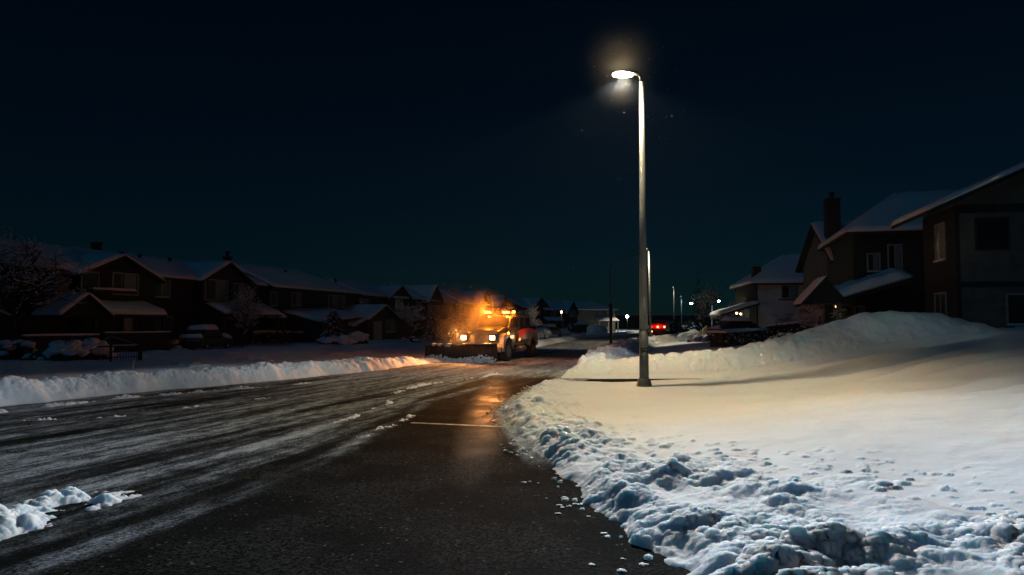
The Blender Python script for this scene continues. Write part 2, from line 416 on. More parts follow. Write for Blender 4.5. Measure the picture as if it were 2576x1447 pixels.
def grid_mesh(name, V, faces, normals, mat, kind=None, label=None, cat=None, attr=None):
    used = np.unique(faces); remap = np.full(len(V), -1, np.int64); remap[used] = np.arange(len(used))
    f = remap[faces]; v = V[used]; n = normals[used]
    me = bpy.data.meshes.new(name)
    me.vertices.add(len(v)); me.vertices.foreach_set('co', v.astype(np.float32).ravel())
    me.loops.add(f.size); me.loops.foreach_set('vertex_index', f.ravel().astype(np.int32))
    me.polygons.add(len(f)); me.polygons.foreach_set('loop_start', np.arange(0, f.size, 4, dtype=np.int32))
    me.polygons.foreach_set('loop_total', np.full(len(f), 4, np.int32))
    me.polygons.foreach_set('use_smooth', np.ones(len(f), bool))
    me.update(); me.validate()
    me.normals_split_custom_set_from_vertices(n.astype(np.float32))
    if attr is not None:
        for an, av in attr.items():
            a = me.attributes.new(an, 'FLOAT', 'POINT'); a.data.foreach_set('value', av[used].astype(np.float32))
    me.materials.append(M[mat])
    o = bpy.data.objects.new(name, me); COL.objects.link(o)
    return tag(o, label, cat, None, kind)
def polar(na, nr, r0, r1, half):
    a = np.concatenate([np.linspace(-R(88), -R(half), 60, endpoint=False), np.linspace(-R(half), R(half), na), np.linspace(R(half), R(88), 61)[1:]])
    n1 = int(nr*.86); rm = min(62, r1*.5)
    r = np.concatenate([r0*np.power(rm/r0, np.linspace(0, 1, n1, endpoint=False)), rm*np.power(r1/rm, np.linspace(0, 1, nr-n1))])
    A, RR = np.meshgrid(a, r)
    return RR*np.sin(A), RR*np.cos(A)
def quads(nr, na):
    i = np.arange(nr*na).reshape(nr, na)
    return np.stack([i[:-1, :-1], i[:-1, 1:], i[1:, 1:], i[1:, :-1]], -1).reshape(-1, 4)
def grid_normals(P):
    du = np.gradient(P, axis=1); dv = np.gradient(P, axis=0)
    n = np.cross(du, dv); n /= np.linalg.norm(n, axis=-1, keepdims=True)+1e-12
    return np.where(n[..., 2:3] < 0, -n, n)

def make_ground():
    X, Y = polar(1100, 1500, 2.6, 620, 39)
    z, reg = terrain(X, Y)
    P = np.stack([X, Y, z], -1); n = grid_normals(P)
    # puff the clods outwards so that they overhang a little
    k = np.where((reg == 1) | (reg == 4) | (reg == 5), 1, 0)*np.clip(1-n[..., 2:3][..., 0], 0, .6)*.10*ss(-.02, .15, z)
    P[..., 0] += n[..., 0]*k; P[..., 1] += n[..., 1]*k
    F = quads(*X.shape); fr = reg.reshape(-1)[F[:, 0]]; zmax = z.reshape(-1)[F].max(1)
    V = P.reshape(-1, 3); nn = n.reshape(-1, 3)
    keep = zmax > -.045
    grid_mesh('snow_ground', V, F[keep & (fr == 0)], nn, 'snow', 'structure')
    def part(i, name, label):
        grid_mesh(name, V, F[keep & (fr == i)], nn, 'snow', None, label, 'snow bank')
    part(1, 'snow_bank', 'broken lumpy plowed snow edging the dark bare asphalt around the corner lawn')
    part(2, 'snow_bank', 'tall snow bank behind the tall lit lamp, rising into a rounded mound before the houses')
    part(3, 'snow_bank', 'low bluish snow bank along the kerb by the second lit lamp and dark post')
    part(4, 'snow_bank', 'long grey plowed windrow between the streaked road and the dark yards')
    grid_mesh('slush_ridges', V, F[keep & (fr == 5)], nn, 'snow', 'stuff', 'loose ridges of slush lying on the streaked road', 'slush')
    # a wide apron below everything so that the ground has no end
    mb = MB(); mb.add([(-900, -60, -.4), (900, -60, -.4), (900, 1200, -.4), (-900, 1200, -.4)], [(0, 1, 2, 3)])
    tag(mb.build('terrain', 'snow'), None, None, None, 'structure')

# ------------------------------------------------------------------ road
STREAKS = [  # u centre table, half width, strength
    (([9, 11.5, 13.6, 19.2, 22, 30], [-9.15, -9.4, -9.7, -10.5, -10.5, -10.2]), .42, .62),
    (([9, 13, 20, 28], [-10.6, -11.0, -11.5, -11.6]), .7, .48),
    (([9, 10.8, 13.3, 15.9, 19.4, 26], [-7.6, -7.7, -7.75, -8.1, -8.6, -9.0]), .30, .60),
    (([8, 11.5, 13.3, 16.2, 19], [-5.75, -6.0, -6.5, -6.85, -7.8]), .24, .42),
    (([15, 20.2, 24.5, 34], [-16.6, -16.0, -14.3, -13.2]), .55, .75),
    (([12, 15.9, 19.7, 30], [-14.2, -13.2, -12.5, -11.9]), .35, .55),
    (([8, 14, 22], [-12.4, -12.8, -13.4]), .4, .38),
    (([9, 14, 20], [-8.5, -8.8, -9.4]), .35, .25),
    (([7, 12], [-6.6, -6.9]), .25, .2),
]
def slush(x, y):
    u = x-.29*y
    w = .12*fbm(x*.35, y*.35, 3, 101) + .05*fbm(x*1.7, y*1.7, 2, 102)
    s = np.zeros_like(x)
    for tab, hw, k in STREAKS:
        q = np.abs(u-np.interp(y, *tab)+w)/hw
        s = np.maximum(s, k*np.exp(-q*q)*(.75+.5*fbm(u*1.2, y*.16, 3, 103)))
    far = ss(25, 30, y + .6*fbm(x*.6, y*.6, 3, 104))          # packed snow beyond the bare wedge
    s = np.maximum(s, far*(.52+.22*fbm((u+3)*1.1, y*.07, 3, 105)))
    main = ss(-6.0, -6.6, u-np.interp(y, [9, 13, 16, 20, 27], [0, -.5, -.8, -2, -3.0])+w*1.5)
    film = main*(.23+.26*fbm(u*2.2, y*.13, 4, 106)+.10*fbm(u*6, y*.3, 3, 108)) + main*.12*ss(12, 24, y)
    s = np.maximum(s, film)
    # wet lane edge: snow washed out from the two banks
    s = np.maximum(s, .55*ss(.28, .0, xe(y)-x)*ss(9, 13, y))
    s = np.maximum(s, .55*ss(.8, .0, x-xl(y)+.5*fbm(x, y, 2, 107)))
    return np.clip(s, 0, 1), main
def make_road():
    X, Y = polar(520, 420, 2.4, 600, 42)
    inside = (X < xe(Y)+1.2) & (X > xl(Y)-1.2)
    s, main = slush(X, Y)
    P = np.stack([X, Y, np.zeros_like(X)], -1); n = np.zeros_like(P); n[..., 2] = 1
    F = quads(*X.shape); keep = inside.reshape(-1)[F].any(1)
    m, nt, b = new_mat('asphalt'); M['asphalt'] = m
    at = N(nt, 'ShaderNodeAttribute', _attribute_name='slush'); am = N(nt, 'ShaderNodeAttribute', _attribute_name='worn')
    tc = N(nt, 'ShaderNodeTexCoord')
    mp = N(nt, 'ShaderNodeMapping', Rotation=(0, 0, R(16.2))); nt.links.new(tc.outputs['Object'], mp.inputs[0])
    mp2 = N(nt, 'ShaderNodeMapping', Scale=(1, .12, 1)); nt.links.new(mp.outputs[0], mp2.inputs[0])
    st = N(nt, 'ShaderNodeTexNoise', Scale=5.0, Detail=6.0, Roughness=.65); nt.links.new(mp2.outputs[0], st.inputs['Vector'])
    gr = N(nt, 'ShaderNodeTexNoise', Scale=26.0, Detail=6.0, Roughness=.75); nt.links.new(tc.outputs['Object'], gr.inputs['Vector'])
    big = N(nt, 'ShaderNodeTexNoise', Scale=.8, Detail=4.0); nt.links.new(tc.outputs['Object'], big.inputs['Vector'])
    agg = N(nt, 'ShaderNodeTexVoronoi', Scale=42.0); nt.links.new(tc.outputs['Object'], agg.inputs['Vector'])
    mp3 = N(nt, 'ShaderNodeMapping', Scale=(1, .38, 1)); nt.links.new(mp.outputs[0], mp3.inputs[0])
    md = N(nt, 'ShaderNodeTexNoise', Scale=6.0, Detail=6.0, Roughness=.75); nt.links.new(mp3.outputs[0], md.inputs['Vector'])
    amp = math_node(nt, 'MINIMUM', math_node(nt, 'MULTIPLY', at.outputs['Fac'], 2.4), 1.0)
    k = math_node(nt, 'ADD', math_node(nt, 'MULTIPLY', math_node(nt, 'SUBTRACT', st.outputs[0], .5), .8), math_node(nt, 'MULTIPLY', math_node(nt, 'SUBTRACT', gr.outputs[0], .5), 1.9))
    k = math_node(nt, 'ADD', k, math_node(nt, 'MULTIPLY', math_node(nt, 'SUBTRACT', md.outputs[0], .5), 1.7))
    k = math_node(nt, 'ADD', at.outputs['Fac'], math_node(nt, 'MULTIPLY', k, amp))
    cover = ramp(nt, k, .07, .90)
    asp = mix_col(nt, ramp(nt, agg.outputs['Color'], .2, .9), (.003, .0034, .0036), (.030, .031, .029))
    asp = mix_col(nt, math_node(nt, 'MULTIPLY', ramp(nt, big.outputs[0], .42, .60), .75), asp, (.004, .0048, .005))
    gl = math_node(nt, 'GREATER_THAN', agg.outputs['Color'], .93)
    asp = mix_col(nt, math_node(nt, 'MULTIPLY', gl, .5), asp, (.16, .165, .16))
    # sparse frozen crumbs
    sp = N(nt, 'ShaderNodeTexVoronoi', Scale=11.0); nt.links.new(tc.outputs['Object'], sp.inputs['Vector'])
    crumb = math_node(nt, 'LESS_THAN', sp.outputs['Distance'], math_node(nt, 'ADD', math_node(nt, 'MULTIPLY', at.outputs['Fac'], .22), .05))
    crumb = math_node(nt, 'MULTIPLY', crumb, math_node(nt, 'GREATER_THAN', gr.outputs[0], .52))
    col = mix_col(nt, cover, asp, (.44, .50, .56))
    col = mix_col(nt, math_node(nt, 'MULTIPLY', crumb, .5), col, (.5, .52, .55))
    # cracks and the sealed seam across the side street
    sx = N(nt, 'ShaderNodeSeparateXYZ'); nt.links.new(tc.outputs['Object'], sx.inputs[0])
    def seam(y0, slope, wdt, amp):
        yy = math_node(nt, 'SUBTRACT', sx.outputs[1], math_node(nt, 'ADD', math_node(nt, 'MULTIPLY', sx.outputs[0], slope), y0))
        yy = math_node(nt, 'ADD', yy, math_node(nt, 'MULTIPLY', math_node(nt, 'SUBTRACT', big.outputs[0], .5), amp))
        return math_node(nt, 'LESS_THAN', math_node(nt, 'ABSOLUTE', yy), wdt)
    c1 = seam(8.45, .05, .018, .5)
    col = mix_col(nt, math_node(nt, 'MULTIPLY', c1, math_node(nt, 'GREATER_THAN', sx.outputs[0], -2.4)), col, (.008, .008, .008))
    nt.links.new(col, b.inputs['Base Color'])
    wet = ramp(nt, big.outputs[0], .38, .62)
    dx = math_node(nt, 'ADD', math_node(nt, 'MULTIPLY', sx.outputs[0], 2.4), 1.3); dy = math_node(nt, 'MULTIPLY', math_node(nt, 'SUBTRACT', sx.outputs[1], 18.5), .16)
    rr = math_node(nt, 'SQRT', math_node(nt, 'ADD', math_node(nt, 'MULTIPLY', dx, dx), math_node(nt, 'MULTIPLY', dy, dy)))
    wet = math_node(nt, 'MULTIPLY', math_node(nt, 'ADD', math_node(nt, 'MULTIPLY', wet, .5), .5), ramp(nt, rr, 1.6, .4))
    ro = math_node(nt, 'ADD', math_node(nt, 'MULTIPLY', wet, -.40), .85)
    nt.links.new(math_node(nt, 'ADD', math_node(nt, 'MULTIPLY', wet, .30), .008), b.inputs['Specular IOR Level'])
    ro = math_node(nt, 'ADD', ro, math_node(nt, 'MULTIPLY', cover, .4), True)
    nt.links.new(ro, b.inputs['Roughness'])
    h = math_node(nt, 'ADD', math_node(nt, 'MULTIPLY', agg.outputs['Distance'], .5), math_node(nt, 'MULTIPLY', gr.outputs[0], .8))
    h = math_node(nt, 'ADD', h, math_node(nt, 'MULTIPLY', cover, 1.6))
    bp = N(nt, 'ShaderNodeBump', Strength=.55, Distance=.012); nt.links.new(h, bp.inputs['Height'])
    nt.links.new(bp.outputs[0], b.inputs['Normal'])
    grid_mesh('road', P.reshape(-1, 3), F[keep], n.reshape(-1, 3), 'asphalt', 'structure', attr={'slush': s.reshape(-1), 'worn': main.reshape(-1)})
    # the cleared driveway behind the corner lawn, a strip of dark asphalt
    xs = np.linspace(1.35, 8.0, 40); vs, fs = [], []
    for i, xx in enumerate(xs):
        for yy in (24.75, 27.75): vs.append((xx, yy, max(float(np.interp(xx, *ZC))-.30, -.03)+.016))
        if i: fs.append((2*i-2, 2*i, 2*i+1, 2*i-1))
    mb = MB(); mb.add(vs, fs); tag(mb.build('driveway', 'asphalt'), None, None, None, 'structure')
    # pale painted bar lying across the side street
    surf('road_paint', (.42, .41, .37), (.12, .12, .11), 5, .55, 0, .2, 60, (1, 1, 1), .45, .6)
    a, bb = at_z(1035, 1064), at_z(1262, 1074); mb = MB(); n_ = 24; vs = []; fs = []
    d = (bb-a).normalized(); pr = Vector((-d.y, d.x, 0))
    for i in range(n_+1):
        p = a.lerp(bb, i/n_); w_ = .075+.03*mnoise.noise(p*3)
        vs += [p+pr*w_+Vector((0, 0, .004)), p-pr*w_+Vector((0, 0, .004))]
        if i < n_: fs.append((2*i, 2*i+1, 2*i+3, 2*i+2))
    mb.add(vs, fs); tag(mb.build('road_marking', 'road_paint'), None, None, None, 'structure')
make_ground(); make_road()
# ------------------------------------------------------------------ world, moon, air
w = bpy.data.worlds.new('World'); SC.world = w; w.use_nodes = True
nt = w.node_tree; bg = nt.nodes['Background']
sky = nt.nodes.new('ShaderNodeTexSky'); sky.sky_type = 'NISHITA'; sky.sun_disc = False
MOON_EL, MOON_AZ = R(38), R(215)
sky.sun_elevation = R(38); sky.sun_rotation = MOON_AZ; sky.air_density = 1.0; sky.dust_density = .3; sky.ozone_density = 2.0
mul = nt.nodes.new('ShaderNodeMix'); mul.data_type = 'RGBA'; mul.blend_type = 'MULTIPLY'; mul.inputs[0].default_value = 1
nt.links.new(sky.outputs[0], mul.inputs[6]); mul.inputs[7].default_value = (.10, .64, .92, 1)
nt.links.new(mul.outputs[2], bg.inputs[0]); bg.inputs[1].default_value = .0016
sd = bpy.data.lights.new('moon', 'SUN'); so = bpy.data.objects.new('moon', sd); COL.objects.link(so)
sd.energy = .055; sd.angle = R(12); sd.color = (.06, .50, 1.0)
so.rotation_euler = (R(90)-MOON_EL, 0, R(180)-MOON_AZ)
dvec = Vector((math.sin(MOON_AZ)*math.cos(MOON_EL), math.cos(MOON_AZ)*math.cos(MOON_EL), math.sin(MOON_EL)))
so.rotation_euler = dvec.to_track_quat('Z', 'Y').to_euler()
SC.view_settings.view_transform = 'Standard'; SC.view_settings.look = 'None'
SC.view_settings.exposure = 0; SC.view_settings.gamma = 1; SC.view_settings.use_curve_mapping = False

def make_haze(density):
    mb = MB(); mb.box(-260, 330, -14, 640, -1.4, 14.0)
    m = bpy.data.materials.new('haze'); m.use_nodes = True; t = m.node_tree; t.nodes.clear()
    o = t.nodes.new('ShaderNodeOutputMaterial'); v = t.nodes.new('ShaderNodeVolumePrincipled')
    v.inputs['Color'].default_value = (.86, .93, 1, 1); v.inputs['Density'].default_value = density; v.inputs['Anisotropy'].default_value = .45
    t.links.new(v.outputs[0], o.inputs['Volume']); M['haze'] = m
    tag(mb.build('haze', 'haze'), None, None, None, 'stuff')
HAZE = .00004
if HAZE: make_haze(HAZE)
try:
    SC.cycles.volume_bounces = 0; SC.cycles.max_bounces = 9; SC.cycles.diffuse_bounces = 8; SC.cycles.glossy_bounces = 3
    SC.cycles.transparent_max_bounces = 8
    SC.cycles.sample_clamp_indirect = 1.2; SC.cycles.use_adaptive_sampling = False; SC.cycles.denoising_prefilter = "ACCURATE"
    SC.cycles.use_denoising = True
except Exception as e: print(e)

def lamp_light(name, parent, loc, power, warm, cool, radius=.16, sharp=2.85, cut=(.495, .39), asym=.10):
    """point lamp behind a street-light lens: wide batwing spread, cut off near the horizontal"""
    d = bpy.data.lights.new(name, 'POINT'); d.energy = power; d.shadow_soft_size = radius; d.use_nodes = True
    t = d.node_tree; em = t.nodes['Emission']
    tc = t.nodes.new('ShaderNodeTexCoord'); sp = t.nodes.new('ShaderNodeSeparateXYZ'); t.links.new(tc.outputs['Normal'], sp.inputs[0])
    c = math_node(t, 'MULTIPLY', sp.outputs[2], LSIGN)
    cc = math_node(t, 'MAXIMUM', c, .30)
    f = math_node(t, 'POWER', cc, -sharp)
    f = math_node(t, 'MULTIPLY', f, ramp(t, c, cut[1], cut[0]))
    if asym < 1:                                   # lens throws along the street, less across it
        g = t.nodes.new('ShaderNodeVectorMath'); g.operation = 'MULTIPLY'; t.links.new(tc.outputs['Normal'], g.inputs[0]); g.inputs[1].default_value = (1, 1, 0)
        g2 = t.nodes.new('ShaderNodeVectorMath'); g2.operation = 'NORMALIZE'; t.links.new(g.outputs[0], g2.inputs[0])
        g3 = t.nodes.new('ShaderNodeSeparateXYZ'); t.links.new(g2.outputs[0], g3.inputs[0])
        ay = math_node(t, 'ADD', math_node(t, 'MULTIPLY', math_node(t, 'POWER', math_node(t, 'ABSOLUTE', g3.outputs[1]), 1.6), 1-asym), asym)
        wide = ramp(t, c, .97, .6)
        ay = math_node(t, 'ADD', math_node(t, 'MULTIPLY', math_node(t, 'SUBTRACT', ay, 1), wide), 1)
        f = math_node(t, 'MULTIPLY', f, ay)
        shield = math_node(t, 'MULTIPLY', math_node(t, 'MULTIPLY', ramp(t, g3.outputs[0], .25, .80), ramp(t, c, .90, .60)), -.88)   # house-side shield
        f = math_node(t, 'MULTIPLY', f, math_node(t, 'ADD', shield, 1))
        away = math_node(t, 'MULTIPLY', math_node(t, 'MULTIPLY', ramp(t, g3.outputs[1], .2, .75), ramp(t, c, .75, .56)), -.85)
        f = math_node(t, 'MULTIPLY', f, math_node(t, 'ADD', away, 1))
        f = math_node(t, 'MULTIPLY', f, math_node(t, 'SUBTRACT', 1, math_node(t, 'MULTIPLY', ramp(t, c, .62, .95), .30)))
    f = math_node(t, 'ADD', f, .01)
    t.links.new(f, em.inputs['Strength'])
    t.links.new(mix_col(t, ramp(t, c, .78, .44), warm, cool), em.inputs['Color'])
    o = bpy.data.objects.new(name, d); COL.objects.link(o); o.parent = parent; o.location = loc
    return o
LSIGN = -1.0

glow('lamp_glow', (1.0, .72, .35), 460.0)
glow('lamp_glow_cool', (.72, .88, 1.0), 90.0)
glow('lamp_glow_warm', (1.0, .62, .25), 8.0); glow('lamp_glow_dim', (1.0, .8, .5), .35)

def street_lamp(loc, H=9.55, glowmat='lamp_glow', label='', group=None, detail=True, head=True, turn=0.0, lean=0.0):
    t = empty('street_lamp', loc, turn, label, 'street lamp', group); t.rotation_euler[1] = lean
    mb = MB(); hb = 1.72
    if detail:
        mb.tube([(0,0,.05), (0,0,hb)], [.143, .138], 12); mb.tube([(0,0,hb), (0,0,hb+.02)], [.15, .15], 12)
        mb.box(-.07, .07, -.146, -.10, .55, 1.05)
        mb.build('pole_base', 'steel_base', t, True)
        mb = MB(); mb.tube([(0,0,hb+.02), (0,0,H*.5), (0,0,H-.25)], [.128, .10, .07], 12)
        mb.box(-.012, .012, -.131, -.115, hb+.05, hb+1.0)
        mb.build('pole', 'steel', t, True)
        mb = MB()
        for k in range(8):
            a0, a1 = 2*math.pi*(k-.5)/8, 2*math.pi*(k+.5)/8
            q = lambda a, r, z: (r*math.cos(a), r*math.sin(a), z)
            mb.add([q(a0,.27,-.08), q(a1,.27,-.08), q(a1,.19,.24), q(a0,.19,.24), q(a1,.145,.27), q(a0,.145,.27)], [(0,1,2,3), (3,2,4,5)])
        mb.build('base_cover', 'steel_base', t)
    else:
        mb.tube([(0,0,-.2), (0,0,H*.25), (0,0,H-.25)], [.15, .12, .075], 10); mb.build('pole', 'steel', t, True)
    if head:
        mb = MB(); mb.tube([(0,0,H-.3), (-.02,0,H-.1), (-.1,0,H-.02), (-.22,0,H)], [.07,.06,.05,.045], 8); mb.build('arm', 'dark_metal', t, True)
        mb = MB(); vs, fs = ICO[3]
        mb.add([(-.30+.24*p[0], .10*p[1], H+.035+.06*max(p[2], -.5)) for p in vs], fs); hd = mb.build('lamp_head', 'dark_metal', t, True)
        mb = MB(); vs, fs = ICO[2]; mb.add([(-.58+.33*p[0], .14*p[1], H-.02+.088*p[2]) for p in vs], fs); mb.build('lamp_lens', glowmat, hd, True)
    return t

# ---- the tall lamp on the corner lawn
LX, LY = 4.0, 22.5
main_lamp = street_lamp((LX, LY, gz(LX, LY)-.02), 9.62, label='tallest lit street lamp, grey pole with a small green sticker, rising from the snowy lawn', group='street lamps along the road')
lamp_light('lamp_light', main_lamp, (-.60, 0, 9.62-.24), 2500, (1.0, .77, .45), (.86, .93, 1.0))
# sticker wrapped round the pole base, facing the camera
def sticker(parent):
    mb = MB(); n_ = 12; r = .1445
    pt = lambda a, z, rr: (rr*math.sin(a), -rr*math.cos(a), z)
    def band(mb, a0, a1, z0, z1, rr, n_=10):
        vs, fs = [], []
        for i in range(n_+1):
            a = a0+(a1-a0)*i/n_; vs += [pt(a, z0, rr), pt(a, z1, rr)]
            if i < n_: fs.append((2*i, 2*i+2, 2*i+3, 2*i+1))
        mb.add(vs, fs)
    z0, z1 = 1.01, 1.20; A0, A1 = -.75, 1.05
    band(mb, A0, A1, z0, z1, r); st = mb.build('sticker', 'sticker', parent)
    ink = MB()
    band(ink, A0, A1, z1+.002, z1+.012, r+.001); band(ink, A0, A1, z0-.035, z0-.004, r+.001)
    # weathered lettering, two short lines
    for txt, zc, sz in (('2rub.', 1.122, .072), ('nanit', 1.04, .062)):
        cu = bpy.data.curves.new('lettering', 'FONT'); cu.body = txt; cu.size = sz; cu.align_x = 'CENTER'; cu.resolution_u = 2
        tmp = bpy.data.objects.new('lettering', cu); COL.objects.link(tmp)
        dg = bpy.context.evaluated_depsgraph_get(); me = tmp.evaluated_get(dg).to_mesh()
        vs = [pt(.17+p.co.x/r*1.15, zc+p.co.y, r+.0015) for p in me.vertices]; fs = [tuple(p.vertices) for p in me.polygons]
        ink.add(vs, fs); tmp.evaluated_get(dg).to_mesh_clear(); bpy.data.objects.remove(tmp)
    ink.build('lettering', 'sticker_ink', st)
sticker(main_lamp)

# ---- second lamp, beyond the driveway
p = at_z(1637, 858, .25); P2 = p
lamp2 = street_lamp((p.x, p.y, .1), 9.6, label='second lit street lamp, just behind the tallest lamp pole, beside the red tail lights', group='street lamps along the road', detail=False, lean=-.012)
lamp_light('lamp_light', lamp2, (-.58, 0, 9.4), 1300, (1.0, .78, .46), (1.0, .84, .62))
# ---- two far poles seen as bright streaks
for (x, y0, yb, d, lab, gm, cols) in (
        (1695, 722, 832, 165, 'thin distant lamp post with a warm bright tip, taller of the far pair', 'lamp_glow_dim', ((1,.82,.5),(1,.85,.6))),
        (1714, 745, 832, 200, 'thin distant lamp post with a cool white tip, shorter of the far pair', 'lamp_glow_dim', ((.75,.9,1),(.75,.9,1)))):
    top = at_y(x, y0, d)
    l = street_lamp((top.x, d, .3), top.z-.3, gm, lab, 'street lamps along the road', False, True, R(-90))
    lamp_light('lamp_light', l, (-.58, 0, top.z-.55), 1700, *cols)
# ---- far double-armed lamp with cool heads
def double_lamp():
    d = 150; b = at_y(1791, 835, d); t = empty('double_street_lamp', (b.x, d, .2), 0, 'double-armed street lamp with two cool white glowing heads beside the bare snowy tree', 'street lamp', 'street lamps along the road')
    L = lambda px, py: (at_y(px, py, d).x-b.x, 0, at_y(px, py, d).z-.2)
    mb = MB(); mb.tube([(0,0,-.3), L(1791, 799), L(1790, 763)], [.17, .15, .12], 8); mb.build('pole', 'trim_pale', t, True)
    for pts in (((1790,764), (1783,759), (1768,757), (1744,759)), ((1790,764), (1796,759), (1802,757))):
        mb = MB(); mb.tube([L(*q) for q in pts], [.11, .1, .09, .08][:len(pts)], 6); mb.build('arm', 'trim_pale', t, True)
    for q in ((1739, 763), (1808, 757)):
        c = L(*q); mb = MB(); vs, fs = ICO[2]
        mb.add([(c[0]+.34*p[0], .25*p[1], c[2]+.14+.14*max(p[2], -.2)) for p in vs], fs); h = mb.build('lamp_head', 'steel', t, True)
        mb = MB(); mb.add([(c[0]+.26*p[0], .22*p[1], c[2]+.2*min(p[2], .3)) for p in vs], fs); mb.build('lamp_lens', 'lamp_glow_cool', h, True)
        lamp_light('lamp_light', t, (c[0], -.1, c[2]-.3), 420, (.72, .88, 1), (.72, .88, 1))
double_lamp()
# ---- small far lamps on low posts
def post_lamp(px, py, ybase, d, gm, label, r=.16, energy=60, col=(1, .7, .4)):
    c = at_y(px, py, d); t = empty('post_lamp', (c.x, d, 0), 0, label, 'post lamp')
    mb = MB(); mb.tube([(0,0,-.3), (0,0,c.z-.1)], [.07, .05], 6); mb.build('post', 'dark_metal', t, True)
    mb = MB(); blob(mb, (0, 0, c.z+.05), r, r, r*1.25, 2, 0); mb.build('lantern', gm, t, True)
    if energy:
        dd = bpy.data.lights.new('lamp_light', 'POINT'); dd.energy = energy; dd.color = col; dd.shadow_soft_size = .15
        o = bpy.data.objects.new('lamp_light', dd); COL.objects.link(o); o.parent = t; o.location = (0, -.35, c.z)
post_lamp(1578, 797, 835, 185, 'lamp_glow_cool', 'small far lamp on a low post at the dark end of the street', .30, 500, (1, .85, .6))
post_lamp(1412.5, 786, 850, 118, 'lamp_glow_warm', 'small warm lantern on a post before the gabled house past the truck', .17, 40)
# ---- unlit dark post with a curved arm, beyond the snowy corner
p = at_z(1537, 872, .15)
t = empty('dark_lamp_post', (p.x, p.y, .05), 0, 'unlit dark lamp post with thin curved arm standing in the roadside bank', 'street lamp', 'street lamps along the road')
mb = MB(); mb.tube([(0,0,-.3), (0,0,3.6)], [.13, .12], 8); mb.build('pole_base', 'dark_metal', t, True)
mb = MB(); mb.tube([(0,0,3.6), (-.05,0,6.6)], [.055, .03], 8); mb.build('pole', 'dark_metal', t, True)
mb = MB(); mb.tube([(-.05,0,6.6), (.3,0,7.1), (1.0,0,7.4), (2.1,0,7.6)], [.03, .022, .02, .02], 6); mb.build('arm', 'dark_metal', t, True)
mb = MB(); mb.box(2.05, 2.6, -.12, .12, 7.54, 7.68); mb.build('lamp_head', 'dark_metal', t, False, .03)

# thin volume added to give the tall lamp a halo
def add_halo(c, r, dens):
    m = MB(); vs, fs = ICO[3]; m.add([(p[0]*r, p[1]*r, p[2]*r) for p in vs], fs); mt = bpy.data.materials.new('lamp_halo'); mt.use_nodes = True; t = mt.node_tree; t.nodes.clear()
    o = t.nodes.new('ShaderNodeOutputMaterial'); v = t.nodes.new('ShaderNodeVolumePrincipled'); v.inputs['Color'].default_value = (.92, .95, 1, 1)
    tc = t.nodes.new('ShaderNodeTexCoord'); ln = t.nodes.new('ShaderNodeVectorMath'); ln.operation = 'LENGTH'; t.links.new(tc.outputs['Object'], ln.inputs[0])
    t.links.new(math_node(t, 'MULTIPLY', math_node(t, 'POWER', ramp(t, ln.outputs['Value'], r*.97, 0.0), 1.6), dens), v.inputs['Density']); t.links.new(v.outputs[0], o.inputs['Volume']); M['lamp_halo'] = mt; mt.cycles.volume_step_rate = .4
    ob = m.build('lamp_halo', 'lamp_halo'); ob.location = c; tag(ob, 'faint halo added about the head of the tall lamp', 'haze', None, 'stuff')
add_halo((LX-.6, LY, 9.95+gz(LX, LY)), 1.8, .0100)
# ------------------------------------------------------------------ plants
def seg(mb, a, b, ra, rb, n=4): mb.tube([a, b], [ra, rb], n, False)
def bare_tree(loc, h, seed, label, group=None, spread=.55, levels=4, snow=.6, r0=None, cat='tree', name='bare_tree', up=.25, nb=9, droop=0.0):
    """trunk with limbs and fine twigs, snow lying along the flatter ones"""
    r = random.Random(seed); t = empty(name, loc, r.uniform(0, 6), label, cat, group)
    tr, tw, sn = MB(), MB(), MB(); r0 = r0 or h*.022
    def snow_on(a, b, ra, rb):
        d = b-a
        if d.length < 1e-4: return
        flat = math.hypot(d.x, d.y)/d.length
        if flat < .45 or r.random() > snow: return
        k = max(.022, ra*1.1); up_ = Vector((0, 0, max(ra, .01)*.7+k*.45)); mid = a.lerp(b, r.uniform(.3, .7))
        sn.tube([a+up_*.6, mid+up_*1.15, b+up_*.6], [k*.55, k*1.25, k*.5], 5, True)
    def grow(p, d, L, rad, lev):
        steps = 3; pts = [p]; dd = d.copy()
        for i in range(steps):
            dd = (dd + Vector((r.gauss(0, .16), r.gauss(0, .16), r.gauss(.05, .10)+(up if lev < 2 else 0)*.2 - droop*(lev > 0)*.35))).normalized()
            pts.append(pts[-1] + dd*(L/steps))
        rr = [max(.006, rad*(1-.55*i/steps)) for i in range(steps+1)]
        (tr if lev <= 1 else tw).tube(pts, rr, 6 if lev == 0 else 4, False)
        if lev > 0:
            for i in range(steps): snow_on(pts[i], pts[i+1], rr[i], rr[i+1])
        if lev >= levels: return
        m = nb if lev == 0 else (5 if lev == 1 else 4)
        for k in range(m):
            f = r.uniform(.28, 1.0) if lev == 0 else r.uniform(.2, 1.0)
            i = min(steps-1, int(f*steps)); q = pts[i].lerp(pts[i+1], f*steps-i)
            az = r.uniform(0, 2*math.pi); el = r.uniform(-.1, .75)
            nd = (Vector((math.cos(az)*math.cos(el), math.sin(az)*math.cos(el), math.sin(el)))*(.8+spread) + dd*.55).normalized()
            grow(q, nd, L*r.uniform(.42, .62)*(1.15-.45*f if lev == 0 else 1), max(.008, rr[i]*.55), lev+1)
    grow(Vector((0, 0, -.15)), Vector((r.gauss(0, .04), r.gauss(0, .04), 1)), h*.78, r0, 0)
    tr.build('trunk', 'bark', t, True); tw.build('crown', 'bark', t)
    if sn.v: sn.build('branch_snow', 'snow', t, True)
    return t
